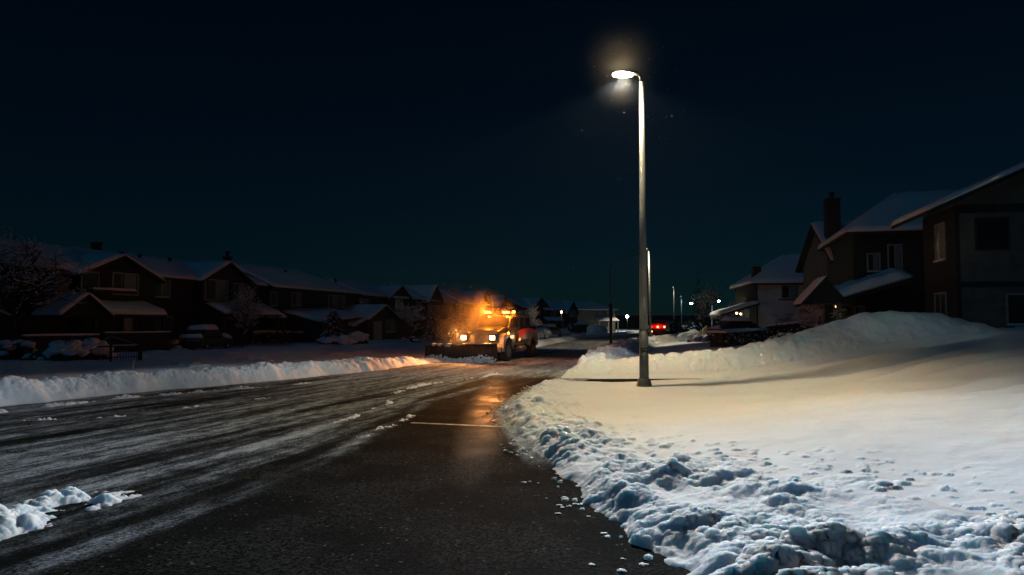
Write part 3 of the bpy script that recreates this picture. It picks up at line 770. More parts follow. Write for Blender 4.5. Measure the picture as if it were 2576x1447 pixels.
def conifer(loc, h, rad, seed, label, group=None, snow=.7, name='spruce_tree', lean=0.0, dens=1.0):
    r = random.Random(seed); t = empty(name, loc, r.uniform(0, 6), label, 'tree', group); t.rotation_euler[1] = lean
    tr, fo, sn = MB(), MB(), MB()
    tr.tube([(0, 0, -.2), (0, 0, h*.5), (0, 0, h*.97)], [h*.022, h*.014, .01], 6); z = h*.06; nlay = 0
    while z < h*.96:
        f = z/h; R_ = rad*(1-f)**.8*(.85+.3*r.random())+.08; nb = max(5, int(9*dens*(1-f*.5)))
        for k in range(nb):
            az = 2*math.pi*(k+r.random())/nb; L = R_*r.uniform(.7, 1.1); dv = Vector((math.cos(az), math.sin(az), 0)); sd_ = Vector((-dv.y, dv.x, 0))
            p0 = Vector((0, 0, z)); drp = -.28*L
            tip = p0+dv*L+Vector((0, 0, drp)); mid = p0+dv*L*.55+Vector((0, 0, drp*.25))
            m = max(5, int(7*L+4))
            for j in range(m):                                     # small drooping sprays of needles
                g = (j+.5)/m; c = (p0.lerp(mid, g*2) if g < .5 else mid.lerp(tip, g*2-1))
                w_ = (.16+.22*L)*(1-.65*g)*r.uniform(.7, 1.2)
                for sgn in (-1, 1):
                    e = c+sd_*sgn*w_+dv*w_*.6+Vector((0, 0, -.12*w_-.05*r.random())); hgt = .05+.08*r.random()
                    fo.add([c+Vector((0,0,.02)), c+dv*.13, e, c-Vector((0,0,hgt))], [(0,1,2), (0,2,3)])
            if r.random() < snow:
                a = p0.lerp(mid, .7); k_ = .09+.10*L
                c = a.lerp(tip, .35)
                q = [a-sd_*k_*.6, a+sd_*k_*.6, tip+sd_*k_*.25, tip-sd_*k_*.25]
                vs = [p+Vector((0,0,.02)) for p in q]+[c+Vector((0,0,.05+k_*.55)), mid+Vector((0,0,.05+k_*.6))]
                sn.add(vs, [(0,1,5), (1,2,4,5), (2,3,4), (3,0,5,4)])
        z += h*.065*(1.15-.5*f); nlay += 1
    tr.build('trunk', 'bark', t, True); fo.build('crown', 'needle', t); sn.build('crown_snow', 'snow', t, True)
    return t
def bush(loc, w_, d_, h, seed, label, group=None, snow=.6, name='bush', cat='bush', clump=.3, leaf=.09):
    r = random.Random(seed); t = empty(name, loc, 0, label, cat, group); fo, sn, st = MB(), MB(), MB()
    n = int(520*max(.5, w_*h))
    n = min(n, 2600)
    prof = lambda x, y: math.sqrt(max(0, 1-x*x-y*y))
    for i in range(n):
        x, y = r.uniform(-1, 1), r.uniform(-1, 1)
        if x*x+y*y > 1: continue
        lump = .8+.35*mnoise.noise(Vector((x*2.2+seed, y*2.2, seed*.7)))
        z = (r.random()**.6)*prof(x, y)*lump
        c = Vector((x*w_/2, y*d_/2, max(.02, z*h))); s = leaf*r.uniform(.6, 1.5)
        a, b = Vector((r.gauss(0,1), r.gauss(0,1), r.gauss(0,1))).normalized()*s, Vector((r.gauss(0,1), r.gauss(0,1), r.gauss(0,1))).normalized()*s
        fo.add([c-a, c+b, c+a, c-b], [(0,1,2,3)])
    for i in range(int(10+8*w_*h)):
        az = r.uniform(0, 6.28); k = r.uniform(.2, .95)
        e = Vector((math.cos(az)*w_/2*k, math.sin(az)*d_/2*k, h*prof(k*.9, 0)*r.uniform(.7, 1.1)))
        st.tube([(e.x*.15, e.y*.15, -.15), e*.6+Vector((0,0,.1)), e], [.03, .018, .008], 4, False)
    m = int((6+9*w_*d_)*snow*1.6)
    for i in range(min(m, 60)):
        x, y = r.uniform(-.95, .95), r.uniform(-.95, .95)
        if x*x+y*y > .95: continue
        lump = .8+.35*mnoise.noise(Vector((x*2.2+seed, y*2.2, seed*.7)))
        s = clump*r.uniform(.5, 1.15)
        blob(sn, (x*w_/2, y*d_/2, prof(x, y)*lump*h*r.uniform(.78, 1.0)), s, s*r.uniform(.7, 1.1), s*r.uniform(.35, .62), 2, .45, 1.5, seed+i)
    st.build('stems', 'bark', t); fo.build('leaves', 'leaf_dark', t)
    if sn.v: sn.build('snow_cap', 'snow', t, True)
    return t
def hedge(a, b, wd, h, seed, label, group=None, snow_t=.16, speckle=.2, top=True):
    """clipped hedge from a to b: leaf shell and a blanket of snow"""
    a, b = Vector(a), Vector(b); r = random.Random(seed); d = b-a; L = math.hypot(d.x, d.y); rz = math.atan2(d.y, d.x)
    t = empty('hedge', a, rz, label, 'hedge', group); fo, sn, co = MB(), MB(), MB(); dz = d.z/L
    co.add([(0,-wd*.36,-.3), (L,-wd*.36,-.3+d.z), (L,wd*.36,-.3+d.z), (0,wd*.36,-.3), (0,-wd*.36,h*.86), (L,-wd*.36,h*.86+d.z), (L,wd*.36,h*.86+d.z), (0,wd*.36,h*.86)],
           [(0,3,2,1),(4,5,6,7),(0,1,5,4),(1,2,6,5),(2,3,7,6),(3,0,4,7)])
    for i in range(min(2800, int(420*L*h))):
        x = r.uniform(0, L); f = r.random()
        y, z = ((-wd/2 if f < .6 else wd/2)+r.gauss(0, .06), r.uniform(0, h)) if f < .8 else (r.uniform(-wd/2, wd/2), h*r.uniform(.9, 1.02))
        if r.random() < .08: x = r.choice((0, L))+r.gauss(0, .05); y = r.uniform(-wd/2, wd/2)
        c = Vector((x, y, z+dz*x)); s = .08*r.uniform(.6, 1.5)
        p, q = Vector((r.gauss(0,1), r.gauss(0,1), r.gauss(0,1))).normalized()*s, Vector((r.gauss(0,1), r.gauss(0,1), r.gauss(0,1))).normalized()*s
        if r.random() < speckle: sn.add([c-p+Vector((0,-.04,.03)), c+q+Vector((0,-.05,.03)), c+p+Vector((0,-.04,.03)), c-q+Vector((0,-.05,.03))], [(0,1,2,3)])
        else: fo.add([c-p, c+q, c+p, c-q], [(0,1,2,3)])
    if top:
        snow_quad(sn, [(-.05,-wd*.56,h*.97), (L+.05,-wd*.56,h*.97+d.z), (L+.05,wd*.56,h*.97+d.z), (-.05,wd*.56,h*.97)], snow_t, max(6, int(L*2.5)), 4, .2, seed=seed)
    fo.f += [tuple(i+len(fo.v) for i in f) for f in co.f]; fo.v += co.v
    fo.build('leaves', 'leaf_dark', t)
    if sn.v: sn.build('snow_cap', 'snow', t, True)
    return t
G = lambda px, py_guess_d: None
def on_ground(px, d):
    x = (px-CX)/FPX*d; return (x, d, gz(x, d))
def zpx(py, d): return CAMZ + (815.0-py)/FPX*d
GL, GR = 'trees and bushes in the dark front yards', 'trees and bushes in front of the houses up the slope'
# far side of the road
bare_tree(on_ground(40, 41), 7.6, 3, 'large bare tree with snowy sagging boughs before the dark gabled house', GL, .7, 4, .28, .16, up=.5, nb=18, droop=.3)
bush(on_ground(8, 36), 1.5, 1.4, .95, 21, 'snow-dusted bush at the outer end of the dark low fence', GL, .9)
bush(on_ground(60, 36.5), 1.1, 1.1, 1.15, 22, 'upright dark bush with snow in its top beside the low fence', GL, .6)
bush(on_ground(105, 35.2), 1.6, 1.2, .55, 23, 'low twiggy bush half buried between two taller snowy bushes', GL, .9, clump=.16)
bush(on_ground(170, 35), 1.3, 1.2, 1.05, 24, 'round bush carrying one big domed cap of snow', GL, 1.3, clump=.42)
bush(on_ground(238, 36.2), 1.5, 1.3, 1.2, 25, 'ragged bush with drooping snowy clumps next to the wire garden gate', GL, 1.2, clump=.34)
bush(on_ground(392, 50), 1.5, 1.2, .7, 26, 'small pale snowy bush in front of the lower window of the gabled house', GL, 1.2)
bush(on_ground(456, 51), 2.0, 1.4, .85, 27, 'wide dark bush with little snow beside the parked snow-capped car', GL, .4)
bare_tree(on_ground(611, 57), 4.3, 8, 'slim upright tree flecked with snow at the corner of the gabled house', GL, .25, 4, .35, .07, up=.9, nb=24)
hedge((*on_ground(615, 64)[:2], gz(*on_ground(615, 64)[:2])), (*on_ground(738, 69)[:2], gz(*on_ground(738, 69)[:2])), 1.3, .95, 31, 'long clipped hedge under a thick snow blanket by the long hip-roofed house', 'hedges in the dark front yards', .22, .12)
conifer(on_ground(842, 63), 2.9, 1.7, 41, 'dark leaning evergreen weighed down by snow before the little porch gable', GL, .9, lean=.10)
bush(on_ground(848, 61.5), 2.9, 1.6, .75, 42, 'low spreading juniper under a pad of snow at the foot of the leaning evergreen', GL, 1.6, clump=.5)
bush(on_ground(900, 63), 1.7, 1.3, 1.0, 43, 'snow-laden bush between the leaning evergreen and the little porch gable', GL, 1.5, clump=.45)
bare_tree(on_ground(1037, 73), 3.9, 45, 'small leafless tree with thin branches beside the little porch gable', GL, .8, 4, .7, .07, up=.3, nb=14)
bush(on_ground(1032, 71), 2.0, 1.4, .6, 46, 'low bare shrub in the snow under the small leafless tree', GL, .6, clump=.2)
conifer(on_ground(1092, 80), 3.9, 1.9, 47, 'broad snow-layered spruce behind the plow blade, nearer of the pair', GL, .95)
conifer(on_ground(1150, 86), 4.2, 2.0, 48, 'broad snow-layered spruce in the orange spray behind the truck hood', GL, .95)
bare_tree(on_ground(1328, 80), 3.9, 49, 'bare bushy tree with clotted snow showing above the rear of the plow truck', GL, .8, 4, .45, .09, up=.5, nb=18)
bush(on_ground(1362, 92), 2.0, 1.6, 1.5, 50, 'round snow-covered bush just behind the truck\'s red fender', GL, 2.2, clump=.6)
bush(on_ground(1443, 150), 3.6, 2.4, 2.4, 51, 'dark bush against the tall gabled house beyond the truck', GL, .5)
bush(on_ground(1494, 160), 2.6, 2.0, 1.5, 57, 'dark little bush by the pale long house beyond the truck', GL, .5)
# houses up the slope
bare_tree(on_ground(1762, 82), 5.6, 61, 'bare snow-flecked tree standing before the double-armed street lamp', GR, .7, 4, .22, .10, up=.4, nb=14)
bare_tree(on_ground(1833, 76), 3.6, 62, 'shorter dense snowy tree beside the carport of the pale house', GR, .9, 4, .35, .09, up=.2, nb=14)
conifer(on_ground(1757, 120), 9.6, 1.9, 63, 'tall dark narrow evergreen far behind the double-armed street lamp', GR, .25)
hedge((*on_ground(1801, 46)[:2], gz(*on_ground(1801, 46)[:2])-.05), (*on_ground(1906, 47.5)[:2], gz(*on_ground(1906, 47.5)[:2])-.15), 1.6, .95, 64, 'dense dark hedge with snow-speckled end in front of the snowed-in car', 'hedges up the slope', .14, .22)
hedge((*on_ground(1932, 50)[:2], gz(*on_ground(1932, 50)[:2])), (*on_ground(2088, 48)[:2], gz(*on_ground(2088, 48)[:2])+.15), 1.2, .92, 65, 'long level hedge under a flat strip of snow before the pale house', 'hedges up the slope', .12, .12)
for i, (px, d, h, lab) in enumerate(((1942, 41.5, .5, 'lowest'), (1962, 41.2, .62, 'second'), (1984, 41, .7, 'third'), (2006, 40.8, .66, 'last'))):
    bush(on_ground(px, d), .75, .8, h, 70+i, {'lowest': 'smallest of the clumpy snowy bushes before the long level hedge', 'second': 'clumpy snowy bush next to the smallest of its row', 'third': 'tallest of the clumpy snowy bushes before the long level hedge', 'last': 'clumpy snowy bush nearest the big snow mound'}[lab], GR, 1.8, clump=.16)
bare_tree(on_ground(2056, 42), 2.9, 75, 'gnarled small tree with snow clots under the porch roof edge', GR, 1.0, 4, 1.0, .07, up=.0, nb=16, droop=.3)
bare_tree(on_ground(1975, 51.5), 1.9, 76, 'thin bare shrub poking above the long level hedge', GR, .5, 3, .2, .025, up=.4, nb=9)
bush(on_ground(1743, 62), .95, .9, .62, 77, 'small dark bush with a warm-lit snow cap beside the tarpaulins', GR, 1.5, clump=.3)
bush(on_ground(1690, 135), 5.0, 3.0, 3.4, 78, 'wide hazy bare thicket beside the red tail lights', GR, .1, name='thicket')
bush(on_ground(1730, 150), 6.0, 3.0, 3.0, 79, 'wide dark thicket under the far pair of thin lamp posts', GR, .1, name='thicket')
# far-off wood along the horizon
def far_wood():
    r = random.Random(5); mb = MB()
    for i in range(900):
        a = R(r.uniform(-46, 46)); d = r.uniform(330, 420); x, y = math.sin(a)*d, math.cos(a)*d
        h = r.uniform(3.5, 6.5)+2.0*mnoise.noise(Vector((a*14, 0, 0))); bw = r.uniform(1.5, 3)
        for k in range(5):
            c = Vector((x+r.gauss(0, bw), y+r.gauss(0, bw), h*r.uniform(.25, .8))); s = r.uniform(.8, 1.8)
            blob(mb, c, s, s, s*1.1, 1, .7, 1.4, i+k)
        mb.tube([(x, y, -1), (x, y, h)], [.2, .05], 4, False)
    tag(mb.build('far_wood', 'bark'), 'dark far-off line of leafless trees along the horizon', 'wood', None, 'stuff')
far_wood()
# ------------------------------------------------------------------ houses
class House:
    def __init__(s, name, label, x, y, z, ang, W, D, ze, wall, group):
        s.root = empty(name, (x, y, z), ang, label, 'house', group); s.O = Vector((x, y, z)); s.ang = ang
        s.W, s.D, s.ze, s.mat = W, D, ze, wall; s.X = Vector((math.cos(ang), math.sin(ang), 0)); s.Y = Vector((-math.sin(ang), math.cos(ang), 0))
        s.w = MB(); s.w.box(0, W, 0, D, -1.2, ze); s.roofs = MB(); s.snow = MB(); s.k = 1
    def loc(s, px, py, off=0.0):
        r = ray(px, py); C = Vector((0, 0, CAMZ))
        t = ((s.O - s.Y*off - C).dot(s.Y))/r.dot(s.Y); p = C+r*t-s.O
        return p.dot(s.X), p.z
    def rect(s, px0, py0, px1, py1, off=0.0):
        x0, _ = s.loc(px0, (py0+py1)/2, off); x1, _ = s.loc(px1, (py0+py1)/2, off); _, z1 = s.loc((px0+px1)/2, py0, off); _, z0 = s.loc((px0+px1)/2, py1, off)
        return x0, x1, z0, z1
    def slope(s, q, t=.16, snow=.24, nx=12, ny=6):
        s.roofs.slab(q, t)
        if snow:
            s.k += 1
            c = sum((Vector(p) for p in q), Vector())/4
            qq = [Vector(p)+(c-Vector(p)).normalized()*.02 for p in q]
            snow_quad(s.snow, qq, snow, nx, ny, .3, .25, s.k*3.3)
    def roof_x(s, x0, x1, y0, y1, ze, zr, ov=.5, h0=0.0, h1=0.0, gable=True, ovx=None):
        """ridge along x; h0/h1 = how far the ridge is pulled in (hips)"""
        ovx = ov if ovx is None else ovx
        ym = (y0+y1)/2; sl = (zr-ze)/(ym-y0); zl = ze-ov*sl; a, b = x0-ovx, x1+ovx; ra, rb = (x0+h0 if h0 else a), (x1-h1 if h1 else b)
        n = max(8, int((x1-x0)*1.2))
        s.slope([(a, y0-ov, zl), (b, y0-ov, zl), (rb, ym, zr), (ra, ym, zr)], nx=n)
        s.slope([(b, y1+ov, zl), (a, y1+ov, zl), (ra, ym, zr), (rb, ym, zr)], nx=n)
        if h0: s.slope([(a, y1+ov, zl), (a, y0-ov, zl), (ra, ym-.02, zr), (ra, ym+.02, zr)])
        if h1: s.slope([(b, y0-ov, zl), (b, y1+ov, zl), (rb, ym+.02, zr), (rb, ym-.02, zr)])
        t = .2
        if gable and not h0: s.w.prism([(y0+.003, ze-.02), (y1-.003, ze-.02), (ym, zr-t)], x0+.003, x0+.2)
        if gable and not h1: s.w.prism([(y0+.003, ze-.02), (y1-.003, ze-.02), (ym, zr-t)], x1-.2, x1-.003)
    def roof_y(s, x0, x1, y0, y1, ze, zr, ov=.5, wall=True, ovf=None):
        """ridge along y, a gable facing the front"""
        ovf = ov if ovf is None else ovf
        xm = (x0+x1)/2; sl = (zr-ze)/(xm-x0); zl = ze-ov*sl
        s.slope([(x0-ov, y0-ovf, zl), (xm, y0-ovf, zr), (xm, y1, zr), (x0-ov, y1, zl)], nx=6, ny=8)
        s.slope([(xm, y0-ovf, zr), (x1+ov, y0-ovf, zl), (x1+ov, y1, zl), (xm, y1, zr)], nx=6, ny=8)
        if wall:
            s.w.add([(x0, y0, ze-.02), (x1, y0, ze-.02), (xm, y0, zr-.2), (x0, y0+.25, ze-.02), (x1, y0+.25, ze-.02), (xm, y0+.25, zr-.2)],
                    [(0,1,2), (5,4,3), (0,2,5,3), (1,4,5,2), (0,3,4,1)])
    def window(s, x0, x1, z0, z1, T=None, y=0.0, frame='trim_pale', mull=1, curtain=False, dep=.07, fw=.08, sill=False):
        T = T or Matrix.Identity(4); f = MB(); y = y-.003
        f.box(x0-fw, x0, y-dep, y, z0-fw, z1+fw, T); f.box(x1, x1+fw, y-dep, y, z0-fw, z1+fw, T)
        f.box(x0, x1, y-dep, y, z1, z1+fw, T); f.box(x0, x1, y-dep, y, z0-fw, z0, T)
        for k in range(mull):
            xm = x0+(x1-x0)*(k+1)/(mull+1); f.box(xm-fw*.3, xm+fw*.3, y-dep*.8, y-.022, z0, z1, T)
        fo = f.build('window', frame, s.root)
        g = MB(); g.box(x0+.002, x1-.002, y-.02, y-.002, z0+.002, z1-.002, T); g.build('pane', 'glass', fo)
        if curtain:
            xa = x0+(x1-x0)*.45; c = MB(); c.box(xa, x1-(x1-x0)*.06, y-.026, y-.021, z0+.03, z1-.03, T); c.build('curtain', 'curtain', fo)
        if sill:
            sn = MB(); q = [T @ Vector(p) for p in ((x0-fw, y-dep-.1, z0-fw+.004), (x1+fw, y-dep-.1, z0-fw+.004), (x1+fw, y-dep*.2, z0-fw+.004), (x0-fw, y-dep*.2, z0-fw+.004))]
            snow_quad(sn, q, .1, 5, 3, .05, seed=x0); sn.build('sill_snow', 'snow', fo, True)
        return fo
    def pw(s, px0, py0, px1, py1, **k): return s.window(*s.rect(px0, py0, px1, py1), **k)
    def door(s, x0, x1, z0, z1, mat='door_pale', y=0.0, T=None):
        T = T or Matrix.Identity(4); m = MB(); m.box(x0, x1, y-.05, y-.003, z0, z1, T)
        m.box(x0+.1, x1-.1, y-.062, y-.051, z0+.15, z0+(z1-z0)*.45, T); m.box(x0+.1, x1-.1, y-.062, y-.051, z0+(z1-z0)*.52, z1-.12, T)
        d = m.build('door', mat, s.root); h = MB(); h.tube([T @ Vector((x1-.1, y-.12, z0+1.0)), T @ Vector((x1-.1, y-.05, z0+1.0))], .03, 6); h.build('handle', 'steel', d)
        return d
    def porch(s, x0, x1, z_low, z_high, proj, posts=(), gable=None, postmat='trim_dark', snow=.3, y0=0.0, slope_x=0.0):
        r = MB(); sn = MB(); q = [(x0, y0-proj, z_low), (x1, y0-proj, z_low+slope_x), (x1, y0-.02, z_high+slope_x), (x0, y0-.02, z_high)]
        r.slab(q, .18); s.k += 1; snow_quad(sn, q, snow, 10, 5, .3, seed=s.k*2.1)
        if gable:
            g0, g1, zp = gable; xm = (g0+g1)/2; zb_ = z_low-.1
            for a, b in ((g0, xm), (xm, g1)):
                qq = [(a, y0-proj-.35, zb_ if a == g0 else zp), (b, y0-proj-.35, zp if b == xm else zb_), (b, y0-.05, zp if b == xm else zb_), (a, y0-.05, zb_ if a == g0 else zp)]
                r.slab(qq, .12); snow_quad(sn, qq, snow*.7, 5, 5, .2, seed=s.k+a)
            r.add([(g0+.1, y0-proj-.05, zb_-.1), (g1-.1, y0-proj-.05, zb_-.1), (xm, y0-proj-.05, zp-.18), (g0+.1, y0-proj+.1, zb_-.1), (g1-.1, y0-proj+.1, zb_-.1), (xm, y0-proj+.1, zp-.18)],
                  [(0,1,2), (5,4,3), (0,2,5,3), (1,4,5,2), (0,3,4,1)])
        ro = r.build('porch_roof', 'shingle', s.root); sn.build('porch_snow', 'snow', ro, True)
        for px in posts:
            m = MB(); m.box(px-.07, px+.07, y0-proj+.12, y0-proj+.26, -.4, z_low-.15); m.build('porch_post', postmat, s.root)
    def band(s, x0, x1, z0, z1, mat='timber', y=0.0, T=None, name='timber_band'):
        m = MB(); m.box(x0, x1, y-.05, y-.003, z0, z1, T); m.build(name, mat, s.root)
    def vent(s, x, y, z, h=.45, r=.12):
        m = MB(); m.tube([(x, y, z-.4), (x, y, z+h)], r, 8); m.tube([(x, y, z+h), (x, y, z+h+.12)], [r*1.6, r*1.3], 8); m.build('roof_vent', 'dark_metal', s.root)
    def chimney(s, x, y, z0, z1, w_=.8, d_=.6, mat='brick', pot=True):
        m = MB(); m.box(x-w_/2, x+w_/2, y-d_/2, y+d_/2, z0, z1); m.box(x-w_/2-.06, x+w_/2+.06, y-d_/2-.06, y+d_/2+.06, z1, z1+.1); c = m.build('chimney', mat, s.root)
        if pot:
            p = MB(); p.tube([(x, y, z1+.1), (x, y, z1+.45)], [.16, .13], 8); p.tube([(x, y, z1+.45), (x, y, z1+.6)], [.24, .16], 8); p.build('chimney_pot', 'dark_metal', c)
    def corner(s, mat='trim_dark'):
        for x0 in (-.02, s.W-.1):
            m = MB(); m.box(x0, x0+.12, -.022, .1, -.6, s.ze-.1); m.build('corner_board', mat, s.root)
    def done(s, roofmat='shingle'):
        s.w.build('wall', s.mat, s.root); r = s.roofs.build('roof', roofmat, s.root); s.snow.build('roof_snow', 'snow', r, True)
        return s.root
HL, HR = 'houses across the road', 'houses up the snowy slope'
AL = math.atan2(.9604, .2785)
def row_house(y0, y1, label, ze=5.35, D=9.0, wall='siding_brown', u=-40.9, name='gabled_house'):
    return House(name, label, u+.29*y0, y0, .2, AL, (y1-y0)/.9604, D, ze, wall, HL)

# ---- first dark house: two front gables
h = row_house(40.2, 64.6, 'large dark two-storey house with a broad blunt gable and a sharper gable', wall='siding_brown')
h.roof_x(0, h.W, 0, 9, h.ze, 7.0, .6)
g0, _ = h.loc(206, 690, .9); g1, _ = h.loc(392, 690, .9); h.w.box(g0, g1, -.9, .2, -1, 4.95)
h.roof_y(g0-.2, g1+.2, -.9, 4.4, 4.95, h.loc(290, 640, 1.2)[1], .35)
g2, _ = h.loc(508, 700, .7); g3, _ = h.loc(628, 700, .7); h.w.box(g2, g3, -.7, .2, -1, 5.3)
h.roof_y(g2, g3, -.7, 4.4, 5.3, h.loc(575, 659, 1.1)[1], .45)
h.pw(104, 674, 178, 737, mull=1, curtain=True)
h.window(*h.rect(205, 686, 245, 728, .9), y=-.9, mull=0); h.window(*h.rect(283, 690, 345, 740, .9), y=-.9, mull=2, curtain=True)
h.pw(386, 702, 425, 746, mull=1)
h.window(*h.rect(516, 706, 570, 755, .7), y=-.7, mull=1, curtain=True); h.window(*h.rect(588, 715, 612, 758, .7), y=-.7, mull=0, curtain=True)
h.pw(384, 799, 430, 834, mull=1); h.pw(200, 800, 240, 836, mull=1, frame='trim_dark')
a = h.rect(282, 795, 304, 845); h.door(a[0], a[1], .15, 2.2, 'door_pale', -.9)
a = h.rect(137, 760, 337, 792); h.porch(a[0], a[1], a[2], a[3]-.1, 1.9, (a[0]+.5, (a[0]+a[1])/2+1, a[1]-.2), (a[0]-2.4, a[0]+1.4, a[3]+.35), y0=-.9)
a = h.rect(498, 770, 646, 793); h.porch(a[0], a[1], a[2]+.05, a[3]+.1, 1.8, (a[0]+.2, a[1]-.3), y0=-.7)
a = h.rect(217, 725, 327, 731, .9); r_ = MB(); r_.box(a[0], a[1], -1.5, -.905, a[2]-.16, a[2]); bo = r_.build('ledge', 'timber', h.root)
sn = MB(); snow_quad(sn, [(a[0], -1.5, a[2]), (a[1], -1.5, a[2]), (a[1], -.92, a[2]), (a[0], -.92, a[2])], .16, 10, 4, .15, seed=4); sn.build('ledge_snow', 'snow', bo, True)
h.chimney(h.loc(381, 650)[0], 4.9, 6.5, 7.65, .5, .5, 'dark_metal', False)
for px in (395, 440, 512): h.vent(h.loc(px, 660)[0], 3.2, 6.75, .2)
h.window(2.0, 3.4, 3.2, 4.5, Matrix(((0,1,0,0),(-1,0,0,9),(0,0,1,0),(0,0,0,1))))
h.corner(); h.done()
# ---- second: long hip-roofed house
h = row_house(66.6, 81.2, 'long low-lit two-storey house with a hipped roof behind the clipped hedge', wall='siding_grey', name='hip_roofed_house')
h.roof_x(0, h.W, 0, 9, h.ze, 7.35, .6, 0, 4.2)
for r_, c_ in (((680,736,694,768), 0), ((733,738,757,769), 1), ((826,744,849,774), 1), ((856,745,867,773), 1)): h.pw(*r_, mull=1 if c_ else 0, curtain=bool(c_))
a = h.rect(628, 775, 675, 795); h.porch(a[0], a[1], 2.35, 2.95, 1.9, (a[1]-.2,))
g0, g1 = h.loc(712, 800)[0], h.loc(822, 800)[0]                 # garage wing under a long sloping roof
h.w.box(g0, g1, -3.6, .1, -1, 2.15); h.slope([(g0-.2, -4.0, 1.95), (g1+.2, -4.0, 2.45), (g1+.2, -.02, 3.3), (g0-.2, -.02, 2.9)], .2, .3)
m = MB(); m.box(g0+.6, g1-.6, -3.66, -3.603, -.3, 1.75)
for k in range(4): m.box(g0+.7, g1-.7, -3.675, -3.661, -.2+k*.48, .2+k*.48)
m.build('garage_door', 'door_dark', h.root)
h.vent(h.loc(661, 690)[0], 3.4, 7.0, .3); h.vent(h.loc(785, 700)[0], 3.0, 6.7, .35); h.chimney(h.loc(688, 685)[0], 4.9, 6.9, 7.9, .6, .5, 'brick', True)
h.corner(); h.done()
# ---- third, with a cottage-like front wing
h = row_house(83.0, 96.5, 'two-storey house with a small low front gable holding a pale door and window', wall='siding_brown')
h.roof_x(0, h.W, 0, 8.5, 5.2, 6.9, .55)
g0, g1 = h.loc(968, 750)[0], h.loc(1024, 750)[0]; h.w.box(g0, g1, -.5, .1, -1, 5.0); h.roof_y(g0, g1, -.5, 4, 5.0, 6.5, .35)
h.pw(904, 753, 927, 773, mull=1, curtain=True); h.window(*h.rect(994, 753, 1012, 778, .5), y=-.5, mull=1)
off = 4.2; w0, w1 = h.loc(926, 800, off)[0], h.loc(1002, 800, off)[0]
h.w.box(w0, w1, -off, .1, -1, 2.35); h.roof_y(w0, w1, -off, -.02, 2.35, 3.75, .35)
h.slope([(w0-3.2, -off-.1, 1.5), (w0-.1, -off-.1, 2.3), (w0-.1, -.4, 2.9), (w0-3.2, -.4, 2.2)], .15, .28)
h.door(*h.rect(939, 808, 960, 856, off), mat='door_pale', y=-off); h.window(*h.rect(970, 806, 992, 834, off), y=-off, mull=1, curtain=True, sill=True)
h.vent(h.loc(904, 725)[0], 3, 6.4, .4); h.corner(); h.done()
# ---- the row goes on
spec = [(98.5, 112, 'dark house with a broad snowy roof behind the layered spruces', 'siding_grey', 5.2, 7.2, (.1, .45)),
        (114, 127, 'dark house with twin snowy roof peaks behind the beacon lights', 'siding_brown', 5.2, 7.4, (.5, .95)),
        (129, 141, 'house almost hidden behind the truck cab, only its snowy roof showing', 'siding_grey', 5.0, 7.0, (.2, .6))]
for y0, y1, lab, wm, ze, zr, gb in spec:
    h = row_house(y0, y1, lab, ze, 9, wm); h.roof_x(0, h.W, 0, 9, ze, zr, .6)
    h.w.box(h.W*gb[0], h.W*gb[1], -.6, .1, -1, ze-.2); h.roof_y(h.W*gb[0], h.W*gb[1], -.6, 4.4, ze-.2, zr-.1, .4)
    for f in (.15, .35, .62, .85): h.window(h.W*f-.6, h.W*f+.6, 3.1, 4.3, y=-.6 if gb[0] < f < gb[1] else 0.0, mull=1, curtain=f > .5)
    h.window(h.W*.3-.8, h.W*.3+.8, .9, 2.0, y=-.6 if gb[0] < .3 < gb[1] else 0, mull=1); h.porch(h.W*.55, h.W*.98, 2.3, 2.9, 2.0 if not gb[0] < .75 < gb[1] else 2.4, (h.W*.58, h.W*.95))
    h.vent(h.W*.3, 3, zr-.4, .4); h.vent(h.W*.7, 3, zr-.4, .4); h.corner(); h.done()
# three houses where the road bends away, their fronts turned further towards the camera
def bend_house(pxl, pxr, d, ang, pye, pyr, lab, wm, gable=None, wins=(), porch=None, D=10, base=.1, hips=(0, 0)):
    x = (pxl-CX)/FPX*d; zz = CAMZ
    h = House('house', lab, x, d, base, ang, 1, D, 1, wm, HL)
    W = h.loc(pxr, 800)[0]; ze = h.loc(pxl, pye)[1]; h.W = W; h.ze = ze; h.w = MB(); h.w.box(0, W, 0, D, -1.2, ze)
    zr = ze + (pye-pyr)/FPX*d*1.06
    h.roof_x(0, W, 0, D, ze, zr, .6, *hips)
    if gable:
        a, b = h.loc(gable[0], pye)[0], h.loc(gable[1], pye)[0]; h.w.box(a, b, -1.0, .1, -1, ze-.2)
        h.roof_y(a, b, -1.0, D/2, ze-.2, h.loc(gable[0], gable[2])[1], .4)
    for r_ in wins: h.window(*h.rect(*r_), mull=1, y=-1.0 if gable and gable[0] < r_[0] < gable[1] else 0.0, curtain=r_[0] % 2 == 0)
    if porch:
        a = h.rect(*porch); h.porch(a[0], a[1], a[2], a[3], 2.2, (a[0]+.3, (a[0]+a[1])/2, a[1]-.3), postmat='trim_pale')
    h.corner(); h.done(); return h
bend_house(1318, 1376, 150, R(38), 772, 749, 'tall dark gable roof house right above the truck\'s red fender', 'siding_grey', (1330, 1374, 748), ((1384, 780, 1392, 792),), D=12)
bend_house(1372, 1447, 152, R(22), 778, 757, 'dark house with a narrow tall front gable behind the warm lantern', 'siding_brown', (1424, 1447, 758), ((1388, 784, 1398, 794), (1428, 782, 1433, 797), (1436, 782, 1441, 797)), (1367, 800, 1408, 807))
bend_house(1450, 1548, 168, R(14), 778, 759, 'long pale-walled house with hipped roof behind the dark lamp post', 'stucco_tan', None, ((1509, 781, 1526, 796), (1540, 782, 1545, 798)), (1497, 802, 1549, 808), hips=(0, 4.5))
